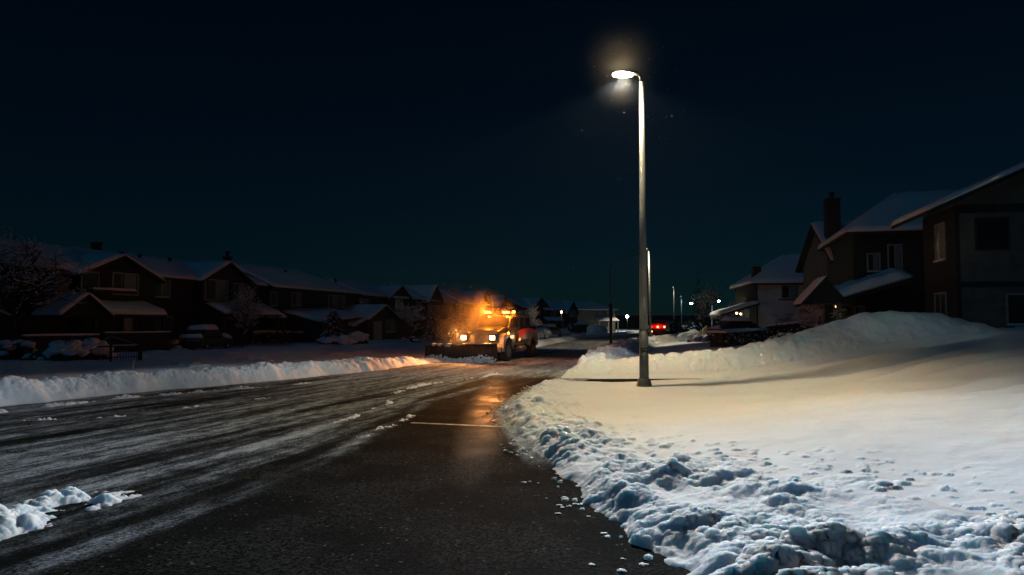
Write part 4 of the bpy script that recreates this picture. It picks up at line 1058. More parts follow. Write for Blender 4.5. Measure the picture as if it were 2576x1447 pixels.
h = House('flat_roofed_building', 'long low dark flat-roofed building at the very end of the street', 36, 262, .1, R(4), 26, 14, 4.9, 'siding_brown', HL)
h.slope([(-.4, -.4, 4.95), (26.4, -.4, 4.95), (26.4, 14.4, 5.0), (-.4, 14.4, 5.0)], .05, .3)
for k in range(6): h.window(2+k*4, 4.2+k*4, 1.0, 2.6, frame='trim_dark', mull=1)
h.done()

# ------------------------------------------------------------------ houses up the slope
SIDE = lambda D: Matrix(((0,1,0,0),(-1,0,0,D),(0,0,1,0),(0,0,0,1)))       # the wall that faces the road
# nearest, with timber bands
h = House('timber_banded_house', 'nearest tan stucco house with dark timber bands and a steep gable roof', 20.5, 34, 1.6, R(-12), 12.4, 4.4, 6.2, 'stucco_tan', HR)
h.roof_y(0, 12.4, 0, 4.6, 6.2, 9.0, 1.5, ovf=.9)
h.w.add([(0, 4.4, 6.2), (12.4, 4.4, 6.2), (6.2, 4.4, 8.8)], [(0, 1, 2)])
_, zb0 = h.loc(2450, 533); _, zb1 = h.loc(2450, 518); h.band(-.02, 12.4, zb0-.05, zb1+.05)
_, zb0 = h.loc(2450, 723); _, zb1 = h.loc(2450, 709); h.band(-.02, 12.4, zb0, zb1)
h.window(*h.rect(2457, 552, 2532, 624), frame='trim_dark', mull=0, sill=False, fw=.1); h.window(*h.rect(2535, 742, 2640, 815), frame='trim_pale', mull=1, sill=True)
h.band(-.02, .14, -.5, 5.7, 'timber', name='corner_board')
T = SIDE(4.4); m = MB(); m.box(0, 4.4, -.03, -.003, -.6, 5.85, T); m.build('dark_side_panel', 'siding_brown', h.root)
h.window(2.0, 3.2, 3.5, 5.2, T, -.03, mull=1, curtain=True, sill=True); h.window(1.7, 3.1, .2, 1.85, T, -.03, mull=1, sill=False)
h.done()
# second, with the long porch roof and the door wreath
h = House('porch_house', 'dark house with a snow-pillowed porch roof and a round wreath on its door', 20.2, 43.6, 1.3, R(-14), 11, 9, 6.45, 'siding_brown', HR)
h.roof_x(0, 11, 0, 9, 6.45, 9.0, .7, 3.6, 0, ovx=.5)
for r_ in ((2184, 640, 2211, 682), (2236, 618, 2266, 680)): h.pw(*r_, mull=1, curtain=True, sill=True)
m = MB(); m.box(.3, 11, -.04, -.003, 2.6, 2.75); m.build('trim_board', 'trim_dark', h.root)
x0, zl = h.loc(2089, 757, 3.0); x1, zh = h.loc(2296, 698, 3.0)
r_ = MB(); sn = MB(); q = [(x0, -3.2, zl), (x1, -3.2, zh), (x1, -.02, zh+.25), (x0, -.02, zl+.25)]; r_.slab(q, .2); snow_quad(sn, q, .55, 14, 6, .55, seed=9)
gx = x0-.2; q2 = [(x0-1.6, -3.5, zl-.15), (x0-.25, -3.5, zl+1.35), (x0-.25, -.1, zl+1.35), (x0-1.6, -.1, zl-.15)]
r_.slab(q2, .14); snow_quad(sn, q2, .12, 5, 5, .2, seed=13)
r_.add([(x0-1.5, -3.3, zl-.2), (x0+.9, -3.3, zl-.1), (x0-.25, -3.3, zl+1.25), (x0-1.5, -3.15, zl-.2), (x0+.9, -3.15, zl-.1), (x0-.25, -3.15, zl+1.25)], [(0,1,2), (5,4,3), (0,2,5,3), (1,4,5,2), (0,3,4,1)])
ro = r_.build('porch_roof', 'shingle', h.root); sn.build('porch_snow', 'snow', ro, True)
px_, _ = h.loc(2107, 780, 3.0); m = MB(); m.box(px_-.06, px_+.06, -3.0, -2.88, -.6, zl-.15); m.build('porch_post', 'trim_pale', h.root)
px_, _ = h.loc(2086, 780, 3.0); m = MB(); m.box(px_-.2, px_+.2, -3.0, -2.7, -.6, zl-.2); m.build('porch_pillar', 'timber', h.root)
a = h.rect(2117, 764, 2139, 812, .3); d_ = h.door(a[0], a[1], -.1, a[3], 'door_pale', -.02)
vs, fs = [], []; cx, cz = (a[0]+a[1])/2, a[2]+(a[3]-a[2])*.62; n1, n2 = 20, 8
for i in range(n1):
    for j in range(n2):
        t_, p_ = 2*math.pi*i/n1, 2*math.pi*j/n2; rr = .20+.085*math.cos(p_)+.02*rnd.random()
        vs.append((cx+rr*math.cos(t_), -.15+.07*math.sin(p_), cz+rr*math.sin(t_))); fs.append((i*n2+j, ((i+1)%n1)*n2+j, ((i+1)%n1)*n2+(j+1)%n2, i*n2+(j+1)%n2))
m = MB(); m.add(vs, fs); tag(m.build('wreath', 'needle', h.root), None)
h.window(*h.rect(2152, 772, 2172, 806), mull=0, curtain=True)
c = Vector((h.loc(2103, 760, 2.7)[0], -2.75, zl-.32)); m = MB(); blob(m, c, .06, .06, .05, 2, 0); m.build('porch_lamp', 'lamp_glow_warm', h.root, True)
h.done()
# third, with the tall brick chimney
h = House('chimney_house', 'house with a tall brick chimney on its steep snowy roof', 22.2, 50.5, 1.4, R(-8), 9, 9, 5.25, 'stucco_tan', HR)
h.roof_x(0, 9, 0, 9, 5.25, 8.1, .6, ovx=.5)
cx_, _ = h.loc(2108, 560); h.chimney(cx_+.15, 1.9, 5.6, 9.4, .95, .7)
h.pw(2100, 668, 2128, 700, mull=1, frame='trim_dark'); h.corner(); h.done()
# fourth, pale
h = House('pale_house', 'pale grey house with one slider window and a snow-covered carport', 20.5, 62, 1.2, R(-6), 9, 9, 4.45, 'stucco_pale', HR)
h.roof_x(0, 9, 0, 9, 4.45, 6.9, .5, 3.6, 0, ovx=.45)
m = MB(); m.box(0, 9, -.03, -.003, -1, 4.4, SIDE(9)); m.build('dark_side_panel', 'siding_brown', h.root)  # dark panel stands in for shade on the pale wall facing the road
a = h.rect(1967, 720, 2006, 749); h.window(*a, frame='trim_pale', mull=1, curtain=True, fw=.09)
m = MB(); fw = .2; m.box(a[0]-fw-.1, a[1]+fw+.1, -.06, -.003, a[3]+.1, a[3]+.22); m.box(a[0]-fw-.1, a[1]+fw+.1, -.06, -.003, a[2]-.22, a[2]-.1); m.build('window_trim', 'trim_dark', h.root)
m = MB(); m.box(.1, .8, 1.6, 2.4, 4.6, 5.75); m.build('chimney', 'dark_metal', h.root)
xa, za = h.loc(1804, 792); r_ = MB(); sn = MB(); q = [(xa, -1.5, za), (-.05, -1.5, za+.95), (-.05, 4, za+.95), (xa, 4, za)]; r_.slab(q, .15); snow_quad(sn, q, .25, 10, 5, .3, seed=21)
ro = r_.build('carport_roof', 'shingle', h.root); sn.build('carport_snow', 'snow', ro, True)
for px in (1846, 1868, 1883):
    x_, _ = h.loc(px, 800); m = MB(); m.box(x_-.06, x_+.06, -.4, -.28, -.8, za-.1+(x_-xa)*.34*.95); m.build('carport_post', 'trim_pale', h.root)
for px, py in ((1855, 788), (1865, 790)):
    x_, z_ = h.loc(px, py); m = MB(); blob(m, (x_, .3, z_), .09, .09, .09, 2, 0); m.build('carport_lamp', 'lamp_glow_warm', h.root, True)
m = MB(); sn = MB(); x_, z_ = h.loc(1997, 771); x2, _ = h.loc(2040, 768); q = [(x_, -1.3, z_), (x2, -1.3, z_+.1), (x2, -.02, z_+.35), (x_, -.02, z_+.3)]; m.slab(q, .12); snow_quad(sn, q, .45, 6, 4, .4, seed=31)
ro = m.build('awning', 'shingle', h.root); sn.build('awning_snow', 'snow', ro, True)
dd = bpy.data.lights.new('carport_light', 'POINT'); dd.energy = 1.2; dd.color = (1, .8, .5); o = bpy.data.objects.new('carport_light', dd); COL.objects.link(o); o.parent = h.root; x_, z_ = h.loc(1860, 790); o.location = (x_, -.2, z_)
h.corner(); h.done()
# ------------------------------------------------------------------ vehicles
SW = Matrix(((0,1,0,0),(1,0,0,0),(0,0,1,0),(0,0,0,1)))           # profile in x-z, pushed out along y
def wheel(parent, x, y, r, wd, side, rimmat='rim', lugs=26):
    m = MB(); n = 36; prof = [(r*.60, -wd*.42), (r*.80, -wd*.5), (r*.95, -wd*.48), (r, -wd*.36), (r, wd*.36), (r*.95, wd*.48), (r*.80, wd*.5), (r*.60, wd*.42)]
    k = len(prof); vs, fs = [], []
    for i in range(n):
        a = 2*math.pi*i/n
        for q, yy in prof: vs.append((x+q*math.cos(a), y+yy, r+q*math.sin(a)))
        for j in range(k-1): fs.append((i*k+j, i*k+j+1, ((i+1)%n)*k+j+1, ((i+1)%n)*k+j))
    m.add(vs, fs)
    for i in range(lugs):
        a = 2*math.pi*i/lugs; T = Matrix.Translation((x, y, r)) @ Matrix.Rotation(-a, 4, 'Y') @ Matrix.Translation((r*.99, (-1)**i*wd*.2, 0)) @ Matrix.Rotation((-1)**i*.35, 4, 'X')
        m.box(-.02, .022, -wd*.26, wd*.26, -r*.05, r*.05, T)
    w_ = m.build('wheel', 'rubber', parent)
    m = MB(); s = side; rp = [(r*.62, .40), (r*.58, .30), (r*.50, .22), (r*.30, .26), (r*.22, .40), (r*.12, .46)]; k = len(rp); vs, fs = [], []
    for i in range(n):
        a = 2*math.pi*i/n
        for q, yy in rp: vs.append((x+q*math.cos(a), y+s*yy*wd, r+q*math.sin(a)))
        for j in range(k-1): fs.append((i*k+j, i*k+j+1, ((i+1)%n)*k+j+1, ((i+1)%n)*k+j))
    fs.append(tuple(i*k+k-1 for i in range(n))); m.add(vs, fs)
    for i in range(8):
        a = 2*math.pi*i/8; m.tube([(x+r*.40*math.cos(a), y+s*wd*.22, r+r*.40*math.sin(a)), (x+r*.40*math.cos(a), y+s*wd*.32, r+r*.40*math.sin(a))], .022, 6)
    m.build('rim', rimmat, w_, False)
glow('headlight_glow', (1.0, .58, .20), 30.0)
glow('amber_glow', (1.0, .34, .04), 11.0)
glow('amber_soft', (1.0, .34, .05), 2.5)
glow('tail_glow', (1.0, .03, .015), 1.1); glow('tail_core', (1.0, .42, .16), 9.0)
def light(name, parent, loc, energy, col, r=.06, spot=None, aim=None, blend=.6):
    d = bpy.data.lights.new(name, 'SPOT' if spot else 'POINT'); d.energy = energy; d.color = col; d.shadow_soft_size = r
    if spot: d.spot_size = R(spot); d.spot_blend = blend
    o = bpy.data.objects.new(name, d); COL.objects.link(o); o.parent = parent; o.location = loc
    if aim is not None: o.rotation_euler = (Vector(aim)).to_track_quat('-Z', 'Y').to_euler()
    return o

def plow_truck():
    t = empty('plow_truck', (-1.2, 40.27, 0), math.atan2(-.953, -.302), 'silver and red snow plow truck with lit amber beacons pushing a wide black blade', 'truck')
    B = lambda mb, *a: mb.box(*a)
    # chassis
    m = MB()
    for y in (-.45, .35): m.box(-5.6, 1.0, y, y+.1, .62, .80)
    m.box(-.12, .12, -.85, .85, .48, .62); m.box(-4.92, -4.68, -.85, .85, .48, .62); m.box(-3.4, -2.9, -.35, .3, .45, .62)
    m.build('chassis', 'dark_metal', t, False, .015)
    # cab
    m = MB(); m.prism([(-4.62, .82), (-.5, .82), (-.42, 1.80), (-.50, 1.86), (-.94, 2.42), (-1.18, 2.52), (-4.45, 2.54), (-4.66, 2.42)], -.95, .95, SW); cab = m.build('cab', 'paint_silver', t, False, .05)
    m = MB(); m.prism([(-1.05, 2.545), (-4.4, 2.555), (-4.4, 2.60), (-1.15, 2.60)], -.8, .8, SW); m.build('roof_rack', 'paint_black', t, False, .02)
    # windscreen and side windows
    m = MB(); m.slab([(-.49, -.84, 1.89), (-.49, .84, 1.89), (-.915, .80, 2.415), (-.915, -.80, 2.415)], .02)
    for v in range(len(m.v)): p = m.v[v]; m.v[v] = (p[0]+.022, p[1], p[2]+.012)
    ws = m.build('windshield', 'glass_truck', t)
    m = MB()
    for y0 in (-.5, .15): m.tube([(-.455, y0, 1.90), (-.60, y0+.38, 2.10)], .012, 4)
    m.build('wiper', 'dark_metal', ws)
    for x0, x1 in ((-1.42, -.86), (-2.15, -1.55), (-3.2, -2.36), (-4.35, -3.4)):
        for s in (1, -1):
            m = MB(); a, b = sorted((s*.951, s*.962)); m.box(x0, x1, a, b, 1.80, 2.36); m.build('side_window', 'glass_truck', t)
    for s in (1, -1):
        m = MB(); a, b = sorted((s*.952, s*.975)); m.box(-1.62, -.70, a, b, .92, 1.74); d = m.build('door', 'paint_silver', t, False, .01)
        h = MB(); a, b = sorted((s*.976, s*1.01)); h.box(-1.55, -1.38, a, b, 1.55, 1.60); h.build('handle', 'paint_black', d)
    # hood, grille, fenders, bumper
    m = MB(); m.prism([(-.5, .92), (.98, .92), (1.02, 1.42), (.88, 1.62), (.2, 1.74), (-.46, 1.83)], -.78, .78, SW); m.build('hood', 'paint_silver', t, False, .06)
    m = MB(); m.prism([(-.45, 1.834), (.2, 1.746), (.84, 1.645), (.84, 1.66), (.2, 1.775), (-.45, 1.86)], -.5, .5, SW); m.build('hood_scoop', 'paint_grey', t, False, .01)
    m = MB(); m.box(1.02, 1.05, -.52, .52, .98, 1.44)
    for k in range(9): m.box(1.05, 1.065, -.48+.12*k-.025, -.48+.12*k+.025, 1.0, 1.42)
    m.build('grille', 'paint_grey', t, False)
    for s in (1, -1):
        a, b = sorted((s*.74, s*1.10))
        arch = [(.74*math.cos(q), .58+.72*math.sin(q)) for q in [R(12+156*i/14) for i in range(15)]]
        out = [(-.84, .62), (-.86, 1.22), (-.66, 1.52), (.55, 1.50), (.88, 1.36), (.96, .95), (.94, .55), (.76, .52)]
        m = MB(); m.prism(out+arch, a, b, SW); m.build('fender', 'paint_white', t, False)
        m = MB(); a, b = sorted((s*1.101, s*1.115)); m.prism([(-.82, 1.24), (-.66, 1.515), (.5, 1.495), (.3, 1.40), (-.2, 1.44), (-.6, 1.38)], a, b, SW); m.build('fender_stripe', 'paint_red', t)
        m = MB(); blob(m, (.22, s*1.13, 1.50), .09, .05, .075, 2, 0); m.build('turn_signal', 'amber_glow' if s > 0 else 'amber_soft', t, True)
    m = MB(); m.box(1.0, 1.18, -1.05, 1.05, .50, .78); m.build('bumper', 'paint_grey', t, False, .04)
    # rear body with arches and the red swoosh
    arch = [(-4.8+.72*math.cos(q), .58+.70*math.sin(q)) for q in [R(168-156*i/14) for i in range(15)]]
    poly = [(-5.62, .72)]+arch+[(-3.9, .72), (-3.6, .98), (-1.72, 1.0), (-1.72, 1.52), (-2.2, 1.66), (-3.3, 1.76), (-4.6, 1.72), (-5.45, 1.50), (-5.78, 1.2), (-5.80, .75)]
    for s in (1, -1):
        a, b = sorted((s*.965, s*1.10)); m = MB(); m.prism(poly, a, b, SW); m.build('rear_fender', 'paint_white', t, False)
        a, b = sorted((s*1.101, s*1.118)); m = MB()
        m.prism([(-1.74, 1.16), (-1.74, 1.525), (-2.2, 1.67), (-3.3, 1.77), (-4.6, 1.73), (-5.45, 1.51), (-5.77, 1.22), (-5.66, 1.08), (-5.5, 1.30), (-4.6, 1.54), (-3.6, 1.57), (-2.7, 1.40), (-2.2, 1.22)], a, b, SW); m.build('stripe', 'paint_red', t)
        m = MB(); a, b = sorted((s*1.101, s*1.13)); m.box(-3.65, -2.05, a, b, .99, 1.15); m.build('side_vent', 'paint_black', t)
        m = MB(); a, b = sorted((s*1.10, s*1.135)); m.box(-1.98, -1.76, a, b, 1.08, 1.2); m.build('side_marker', 'amber_soft' if s > 0 else 'tail_glow', t)
        if s > 0: light('marker_light', t, (-2.6, 1.75, 1.25), 16, (1, .45, .2), .1)
        m = MB(); m.tube([(-1.8, s*.9, .60), (-3.4, s*.9, .60)], .20, 14); m.build('fuel_tank', 'rim', t, True)
        m = MB(); a, b = sorted((s*.80, s*1.08)); m.box(-1.7, -.95, a, b, .52, .58); m.build('step', 'dark_metal', t)
    m = MB(); m.box(-5.78, -4.66, -.96, .96, .85, 1.45); m.build('bed', 'paint_black', t, False, .02)
    for x in (0, -4.8):
        for s in (1, -1): wheel(t, x, s*.93, .56 if x == 0 else .54, .36, s)
    # mirrors
    for s, yy in ((-1, 1.42), (1, 1.20)):
        m = MB(); m.tube([(-.75, s*.95, 2.30), (-.65, s*yy, 2.32)], .018, 6); m.tube([(-.75, s*.95, 1.80), (-.65, s*yy, 1.86)], .018, 6); a, b = sorted((s*(yy-.10), s*(yy+.10)))
        m.box(-.72, -.62, a, b, 1.82, 2.38); m.build('mirror', 'paint_black', t, False, .02)
    # beacons
    for y in (-.48, .585):
        m = MB(); m.box(-1.10, -.94, y-.2, y+.2, 2.53, 2.58); m.build('beacon_base', 'paint_black', t)
        m = MB(); m.box(-1.09, -.95, y-.175, y+.175, 2.582, 2.68); m.build('beacon', 'amber_glow', t, False, .02)
        light('beacon_light', t, (-.86, y, 2.80), 260, (1.0, .24, .02), .1)
    m = MB(); blob(m, (-1.35, .92, 2.66), .085, .085, .085, 2, 0); m.build('beacon', 'amber_glow', t, True)
    light('beacon_light', t, (-1.30, 1.06, 2.74), 60, (1.0, .24, .02), .1)
    # plow lamps on brackets
    for y in (-1.05, .566):
        m = MB(); m.tube([(1.05, y*.8, .80), (1.15, y, 1.14)], .03, 6); m.box(1.06, 1.23, y-.15, y+.15, 1.14, 1.40); hl = m.build('headlight', 'paint_black', t, False, .02)
        m = MB(); m.box(1.232, 1.25, y-.13, y+.13, 1.165, 1.375); m.build('lens', 'headlight_glow', hl, False, .008)
        light('headlight_beam', t, (1.34, y, 1.27), 1900, (1.0, .36, .10), .08, 84, (1, 0, -.085), .7)
        light('headlight_spill', t, (1.42, y, 1.30), 85, (1.0, .32, .06), .08)
    # blade
    pr, pl = Vector((1.80, .98, 0)), Vector((.95, -3.25, 0)); ax = (pl-pr).normalized(); fw = Vector((-ax.y, ax.x, 0))
    if fw.x < 0: fw = -fw
    prof = [(.22, .02), (.10, .10), (.0, .28), (-.04, .5), (.0, .74), (.09, .90), (.20, .98)]; L = (pl-pr).length; n = 18; vs, fs = [], []; k = len(prof)
    for i in range(n+1):
        f = i/n; hs = 1-.13*f
        for q, z in prof: vs.append(pr+ax*L*f+fw*q+Vector((0, 0, z*hs)))
        for q, z in prof: vs.append(pr+ax*L*f+fw*(q-.05)+Vector((0, 0, z*hs+.01)))
        if i < n:
            for j in range(k-1):
                a = i*2*k+j; b = a+2*k; fs += [(a, b, b+1, a+1), (a+k, a+k+1, b+k+1, b+k)]
            a = i*2*k; b = a+2*k; fs += [(a, a+k, b+k, b), (a+k-1, b+k-1, b+2*k-1, a+2*k-1)]
    for i in (0, n):
        a = i*2*k; fs += [(a+j, a+j+1, a+k+j+1, a+k+j) for j in range(k-1)]
    m = MB(); m.add(vs, fs); bl = m.build('plow_blade', 'blade_steel', t, True)
    m = MB()
    for i in range(7):
        c = pr+ax*L*(i+.5)/7; m.tube([c+fw*-.02+Vector((0,0,.15)), c-fw*.14+Vector((0,0,.5)), c+fw*-.0+Vector((0,0,.88))], .035, 6)
    m.build('blade_rib', 'blade_steel', bl)
    for c, hs in ((pr, 1), (pl, .87)):
        m = MB(); v = [c+fw*q+Vector((0,0,z*hs)) for q, z in ((.26,.02), (-.1,.04), (-.12,.6), (.02,.98), (.24,1.0))]
        m.add([p-ax*.015 for p in v]+[p+ax*.015 for p in v], [(0,1,2,3,4), (9,8,7,6,5)]+[(i,(i+1)%5,5+(i+1)%5,5+i) for i in range(5)]); m.build('end_plate', 'blade_steel', bl)
    m = MB(); m.tube([pr+fw*.21+Vector((0,0,.985)), pl+fw*.21+Vector((0,0,.855))], .03, 8); m.build('top_lip', 'rim', bl, True)
    mid = pr.lerp(pl, .42)
    m = MB(); m.tube([(.9, -.35, .55), mid+Vector((0,-.2,.35))], .06, 6); m.tube([(.9, .35, .55), mid+Vector((0,.2,.35))], .06, 6); m.tube([(1.0, 0, .95), mid+Vector((0,0,.6))], .05, 8); m.build('push_frame', 'dark_metal', t)
    # snow carried on the blade's lip
    m = MB()
    for i in range(16):
        f = .04+.30*rnd.random(); c = pr+ax*L*(1-f)+fw*.06; s = .05+.09*rnd.random(); blob(m, (c.x, c.y, .86+.03*rnd.random()), s*1.6, s, s*.8, 2, .4, 1.6, i)
    m.build('blade_snow', 'snow', bl, True)
    return t, pr, pl, fw
truck, bpr, bpl, bfw = plow_truck()
# snow rolled up in front of the blade
m = MB(); MW = Matrix.Translation((-1.2, 40.27, 0)) @ Matrix.Rotation(math.atan2(-.953, -.302), 4, 'Z')
for i in range(520):
    f = rnd.random(); q = abs(rnd.gauss(0, .22)); h_ = max(0, .42-.9*q)*(.75+.3*math.sin(f*9))*rnd.random(); s = .03+.07*rnd.random()
    c = MW @ (bpr.lerp(bpl, f)+bfw*(.12+q)+Vector((0, 0, h_*.9))); blob(m, c, s*1.2, s, s*.8, 1, .5, 1.8, i)
tag(m.build('rolled_snow', 'snow', None, True), 'loose snow rolling up against the black plow blade', 'snow', None, 'stuff')
# snow dust in the air around the blade and hood
def mist(name, c, r, dens, seed, label):
    m = MB(); blob(m, (0, 0, 0), *r, 3, .2, 1.2, seed); mt = bpy.data.materials.new(name); mt.use_nodes = True; t = mt.node_tree; t.nodes.clear()
    o = t.nodes.new('ShaderNodeOutputMaterial'); v = t.nodes.new('ShaderNodeVolumePrincipled'); v.inputs['Color'].default_value = (.92, .92, .95, 1); v.inputs['Anisotropy'].default_value = .2
    tc = t.nodes.new('ShaderNodeTexCoord'); nz = N(t, 'ShaderNodeTexNoise', Scale=.75, Detail=3.0, Roughness=.6); t.links.new(tc.outputs['Object'], nz.inputs['Vector'])
    mp = N(t, 'ShaderNodeMapping', Scale=(1/r[0], 1/r[1], 1/r[2])); t.links.new(tc.outputs['Object'], mp.inputs[0])
    ln = t.nodes.new('ShaderNodeVectorMath'); ln.operation = 'LENGTH'; t.links.new(mp.outputs[0], ln.inputs[0])
    f = math_node(t, 'MULTIPLY', ramp(t, nz.outputs[0], .36, .7), math_node(t, 'POWER', ramp(t, ln.outputs['Value'], .98, .0), 1.7))
    t.links.new(math_node(t, 'MULTIPLY', f, dens), v.inputs['Density']); t.links.new(v.outputs[0], o.inputs['Volume']); M[name] = mt
    ob = m.build(name, name, None, True); ob.location = c; mt.cycles.volume_step_rate = 1.0
    return tag(ob, label, 'snow dust', None, 'stuff')
mist('snow_dust', (-2.3, 40.5, 1.95), (3.2, 2.5, 2.6), 1.15, 3.0, 'orange-lit powder snow blowing about the plow truck')

def parked_car(name, loc, rz, label, body='paint_blue', snow=.2, suv=False, cat='car'):
    t = empty(name, loc, rz, label, cat, 'parked cars'); hz = 1.0 if suv else .86; rz_ = 1.72 if suv else 1.42
    m = MB(); m.prism([(-2.2, .32), (2.15, .32), (2.2, .62), (2.1, hz-.16), (1.05, hz), (-2.15, hz), (-2.25, .6)], -.88, .88, SW); m.build('body', body, t, False, .05)
    m = MB(); m.prism([(1.0, hz+.01), (.35, rz_-.03), (.15, rz_), (-1.6 if suv else -1.2, rz_), (-2.1 if suv else -1.95, hz+.01)], -.76, .76, SW); m.build('cabin', body, t, False, .04)
    m = MB(); m.prism([(.80, hz+.06), (.28, rz_-.08), (-1.45 if suv else -1.15, rz_-.08), (-1.9 if suv else -1.65, hz+.06)], -.775, .775, SW); m.build('side_window', 'glass', t)
    m = MB(); m.slab([(1.0, -.68, hz+.05), (1.0, .68, hz+.05), (.42, .64, rz_-.06), (.42, -.64, rz_-.06)], .02); m.build('windshield', 'glass', t)
    for x in (1.35, -1.4):
        for s in (1, -1): wheel(t, x, s*.80, .33, .2, s, 'rim', 0)
    for s in (1, -1):
        m = MB(); m.box(2.14, 2.2, s*.62-.17, s*.62+.17, .58, .74); m.build('headlight', 'glass', t, False, .015)
        m = MB(); m.box(-2.26, -2.2, s*.68-.12, s*.68+.12, .6, .8); m.build('tail_light', 'paint_red', t, False, .01)
    sn = MB(); snow_quad(sn, [(-1.65 if suv else -1.3, -.74, rz_+.003), (.3, -.74, rz_+.003), (.3, .74, rz_+.003), (-1.65 if suv else -1.3, .74, rz_+.003)], snow*1.2, 8, 5, .25, seed=loc[0])
    snow_quad(sn, [(1.05, -.84, hz), (2.05, -.84, hz-.12), (2.05, .84, hz-.12), (1.05, .84, hz)], snow, 6, 5, .25, seed=loc[1])
    if not suv: snow_quad(sn, [(-2.1, -.84, hz), (-1.85, -.84, hz), (-1.85, .84, hz), (-2.1, .84, hz)], snow, 3, 5, .15, seed=loc[1]+3)
    sn.build('snow_cover', 'snow', t, True)
    return t
ROAD = math.atan2(.9604, .2785)
parked_car('parked_car', on_ground(522, 53), ROAD+R(8), 'dark parked car under a flat cap of snow by the gabled house with two gables', 'paint_black', .3)
parked_car('parked_car', on_ground(1390, 104), ROAD-R(60), 'pale parked car half seen behind the rear of the plow truck', 'paint_white', .3)
c = on_ground(1868, 51.5); parked_car('parked_car', (c[0], c[1], c[2]-.05), R(4), 'snowed-in car behind the dark speckled hedge, dark windows between white layers', 'paint_blue', .22)
parked_car('parked_car', on_ground(1472, 140), R(12), 'dark snow-topped car by the pale long-walled house beyond the truck', 'paint_black', .5, True)
parked_car('parked_car', on_ground(1627, 112), R(70), 'pale snowy car seen between the two lit street lamp poles', 'paint_grey', .35)
# ---- second truck, driving away
def far_truck():
    p = at_z(1656, 848.5, 0); t = empty('rear_truck', (p.x, p.y, 0), ROAD-R(3), 'distant dark truck driving away, three bright red lights glowing on its tail', 'truck')
    m = MB(); m.prism([(-.2, .9), (3.2, .9), (3.2, 2.25), (-.35, 2.1)], -1.15, 1.15, SW); m.build('dump_body', 'paint_black', t, False, .03)
    m = MB(); m.prism([(3.4, .7), (5.6, .7), (5.6, 1.5), (4.9, 1.65), (4.5, 2.55), (3.4, 2.55)], -1.05, 1.05, SW); m.build('cab', 'paint_red', t, False, .04)
    m = MB(); m.box(0, 5.4, -.5, .5, .55, .85); m.build('chassis', 'dark_metal', t)
    m = MB(); m.box(-.32, -.22, -1.2, 1.2, 1.30, 2.0)
    for y in (-.6, 0, .6): m.box(-.36, -.32, y-.04, y+.04, 1.3, 2.0)
    m.build('tailgate', 'paint_red', t, False, .01)
    for y in (1.02, .02, -.98):
        m = MB(); m.box(-.42, -.365, y-.20, y+.20, 1.38, 1.72); l = m.build('tail_light', 'tail_glow', t, False, .02)
        m = MB(); blob(m, (-.44, y, 1.55), .05, .10, .10, 2, 0); m.build('bulb', 'tail_core', l, True)
    light('tail_spill', t, (-1.1, 0, 1.5), 45, (1, .06, .03), .3)
    m = MB(); m.box(-.3, -.1, .85, 1.1, .5, .95); m.build('marker_light', 'amber_glow', t, False, .02)
    light('marker_spill', t, (-.5, 1.3, .7), 25, (1, .4, .08), .1)
    for x in (.7, 4.7):
        for s in (1, -1): wheel(t, x, s*.95, .5, .4, s, 'rim', 0)
far_truck()
# ------------------------------------------------------------------ fences, tarpaulins and other small things
def slat_fence(pa, pb, z_top, u, label, group, snow=.12):
    def pt(px): a = (px-CX)/FPX; y = -u/(-(a)+.29) if False else u/(a-.29); return Vector((a*y, y, 0))
    a, b = pt(pa), pt(pb); d = b-a; L = d.length; rz = math.atan2(d.y, d.x); z0 = gz(a.x, a.y)
    t = empty('board_fence', (a.x, a.y, z0), rz, label, 'fence', group); h = z_top-z0
    n = max(2, int(L/2.2)); m = MB()
    for k in range(int(L/.16)): m.box(k*.16, k*.16+.148, -.012, .012, -.3, h-.08)
    m.build('boards', 'siding_brown', t); m = MB(); m.box(0, L, .013, .05, h*.3, h*.3+.08); m.box(0, L, .013, .05, h*.75, h*.75+.08); m.build('rail', 'timber', t)
    for k in range(n+1):
        m = MB(); x = min(L-.05, k*L/n); m.box(x-.05, x+.05, .051, .15, -.3, h-.06); m.build('post', 'timber', t)
    m = MB(); m.box(-.03, L+.03, -.07, .16, h-.079, h-.04); cp = m.build('cap', 'timber', t)
    sn = MB(); snow_quad(sn, [(0, -.07, h-.04), (L, -.07, h-.04), (L, .16, h-.04), (0, .16, h-.04)], snow, int(L*1.5), 4, .08, seed=pa); sn.build('cap_snow', 'snow', cp, True)
slat_fence(62, 252, 1.40, -36.2, 'low dark fence section with a thin snow line behind the domed bush', 'low fences in the dark yards', .10)
slat_fence(266, 432, 1.50, -36.2, 'low dark fence section with a thin snow line behind the wire gate', 'low fences in the dark yards', .08)
# garden gate: two posts, a slack wire tent and a low picket rail
o_ = at_z(352, 910, .2); t = empty('garden_gate', (o_.x, o_.y, gz(o_.x, o_.y)), R(30), 'low garden gate with thin pickets and slack wires strung from a taller post', 'gate')
m = MB(); m.box(-.09, .09, -.09, .09, -.3, .95); m.build('post', 'timber', t)
m = MB(); m.box(-1.29, -1.19, -.05, .05, -.3, 1.18); m.build('post', 'timber', t)
m = MB(); m.box(-1.8, -.09, -.02, .02, .66, .72); m.box(-1.8, -.09, -.02, .02, .16, .2); m.build('rail', 'timber', t)
m = MB()
for k in range(15): m.box(-1.76+k*.115, -1.74+k*.115, -.03, -.021, .02, .78)
m.build('pickets', 'timber', t)
m = MB(); m.tube([(-1.24, 0, 1.16), (-1.6, 0, .95), (-2.1, 0, .62)], .016, 4); m.tube([(-1.24, 0, 1.16), (-.8, 0, 1.02), (0, 0, .72)], .016, 4); m.build('wire', 'trim_pale', t)
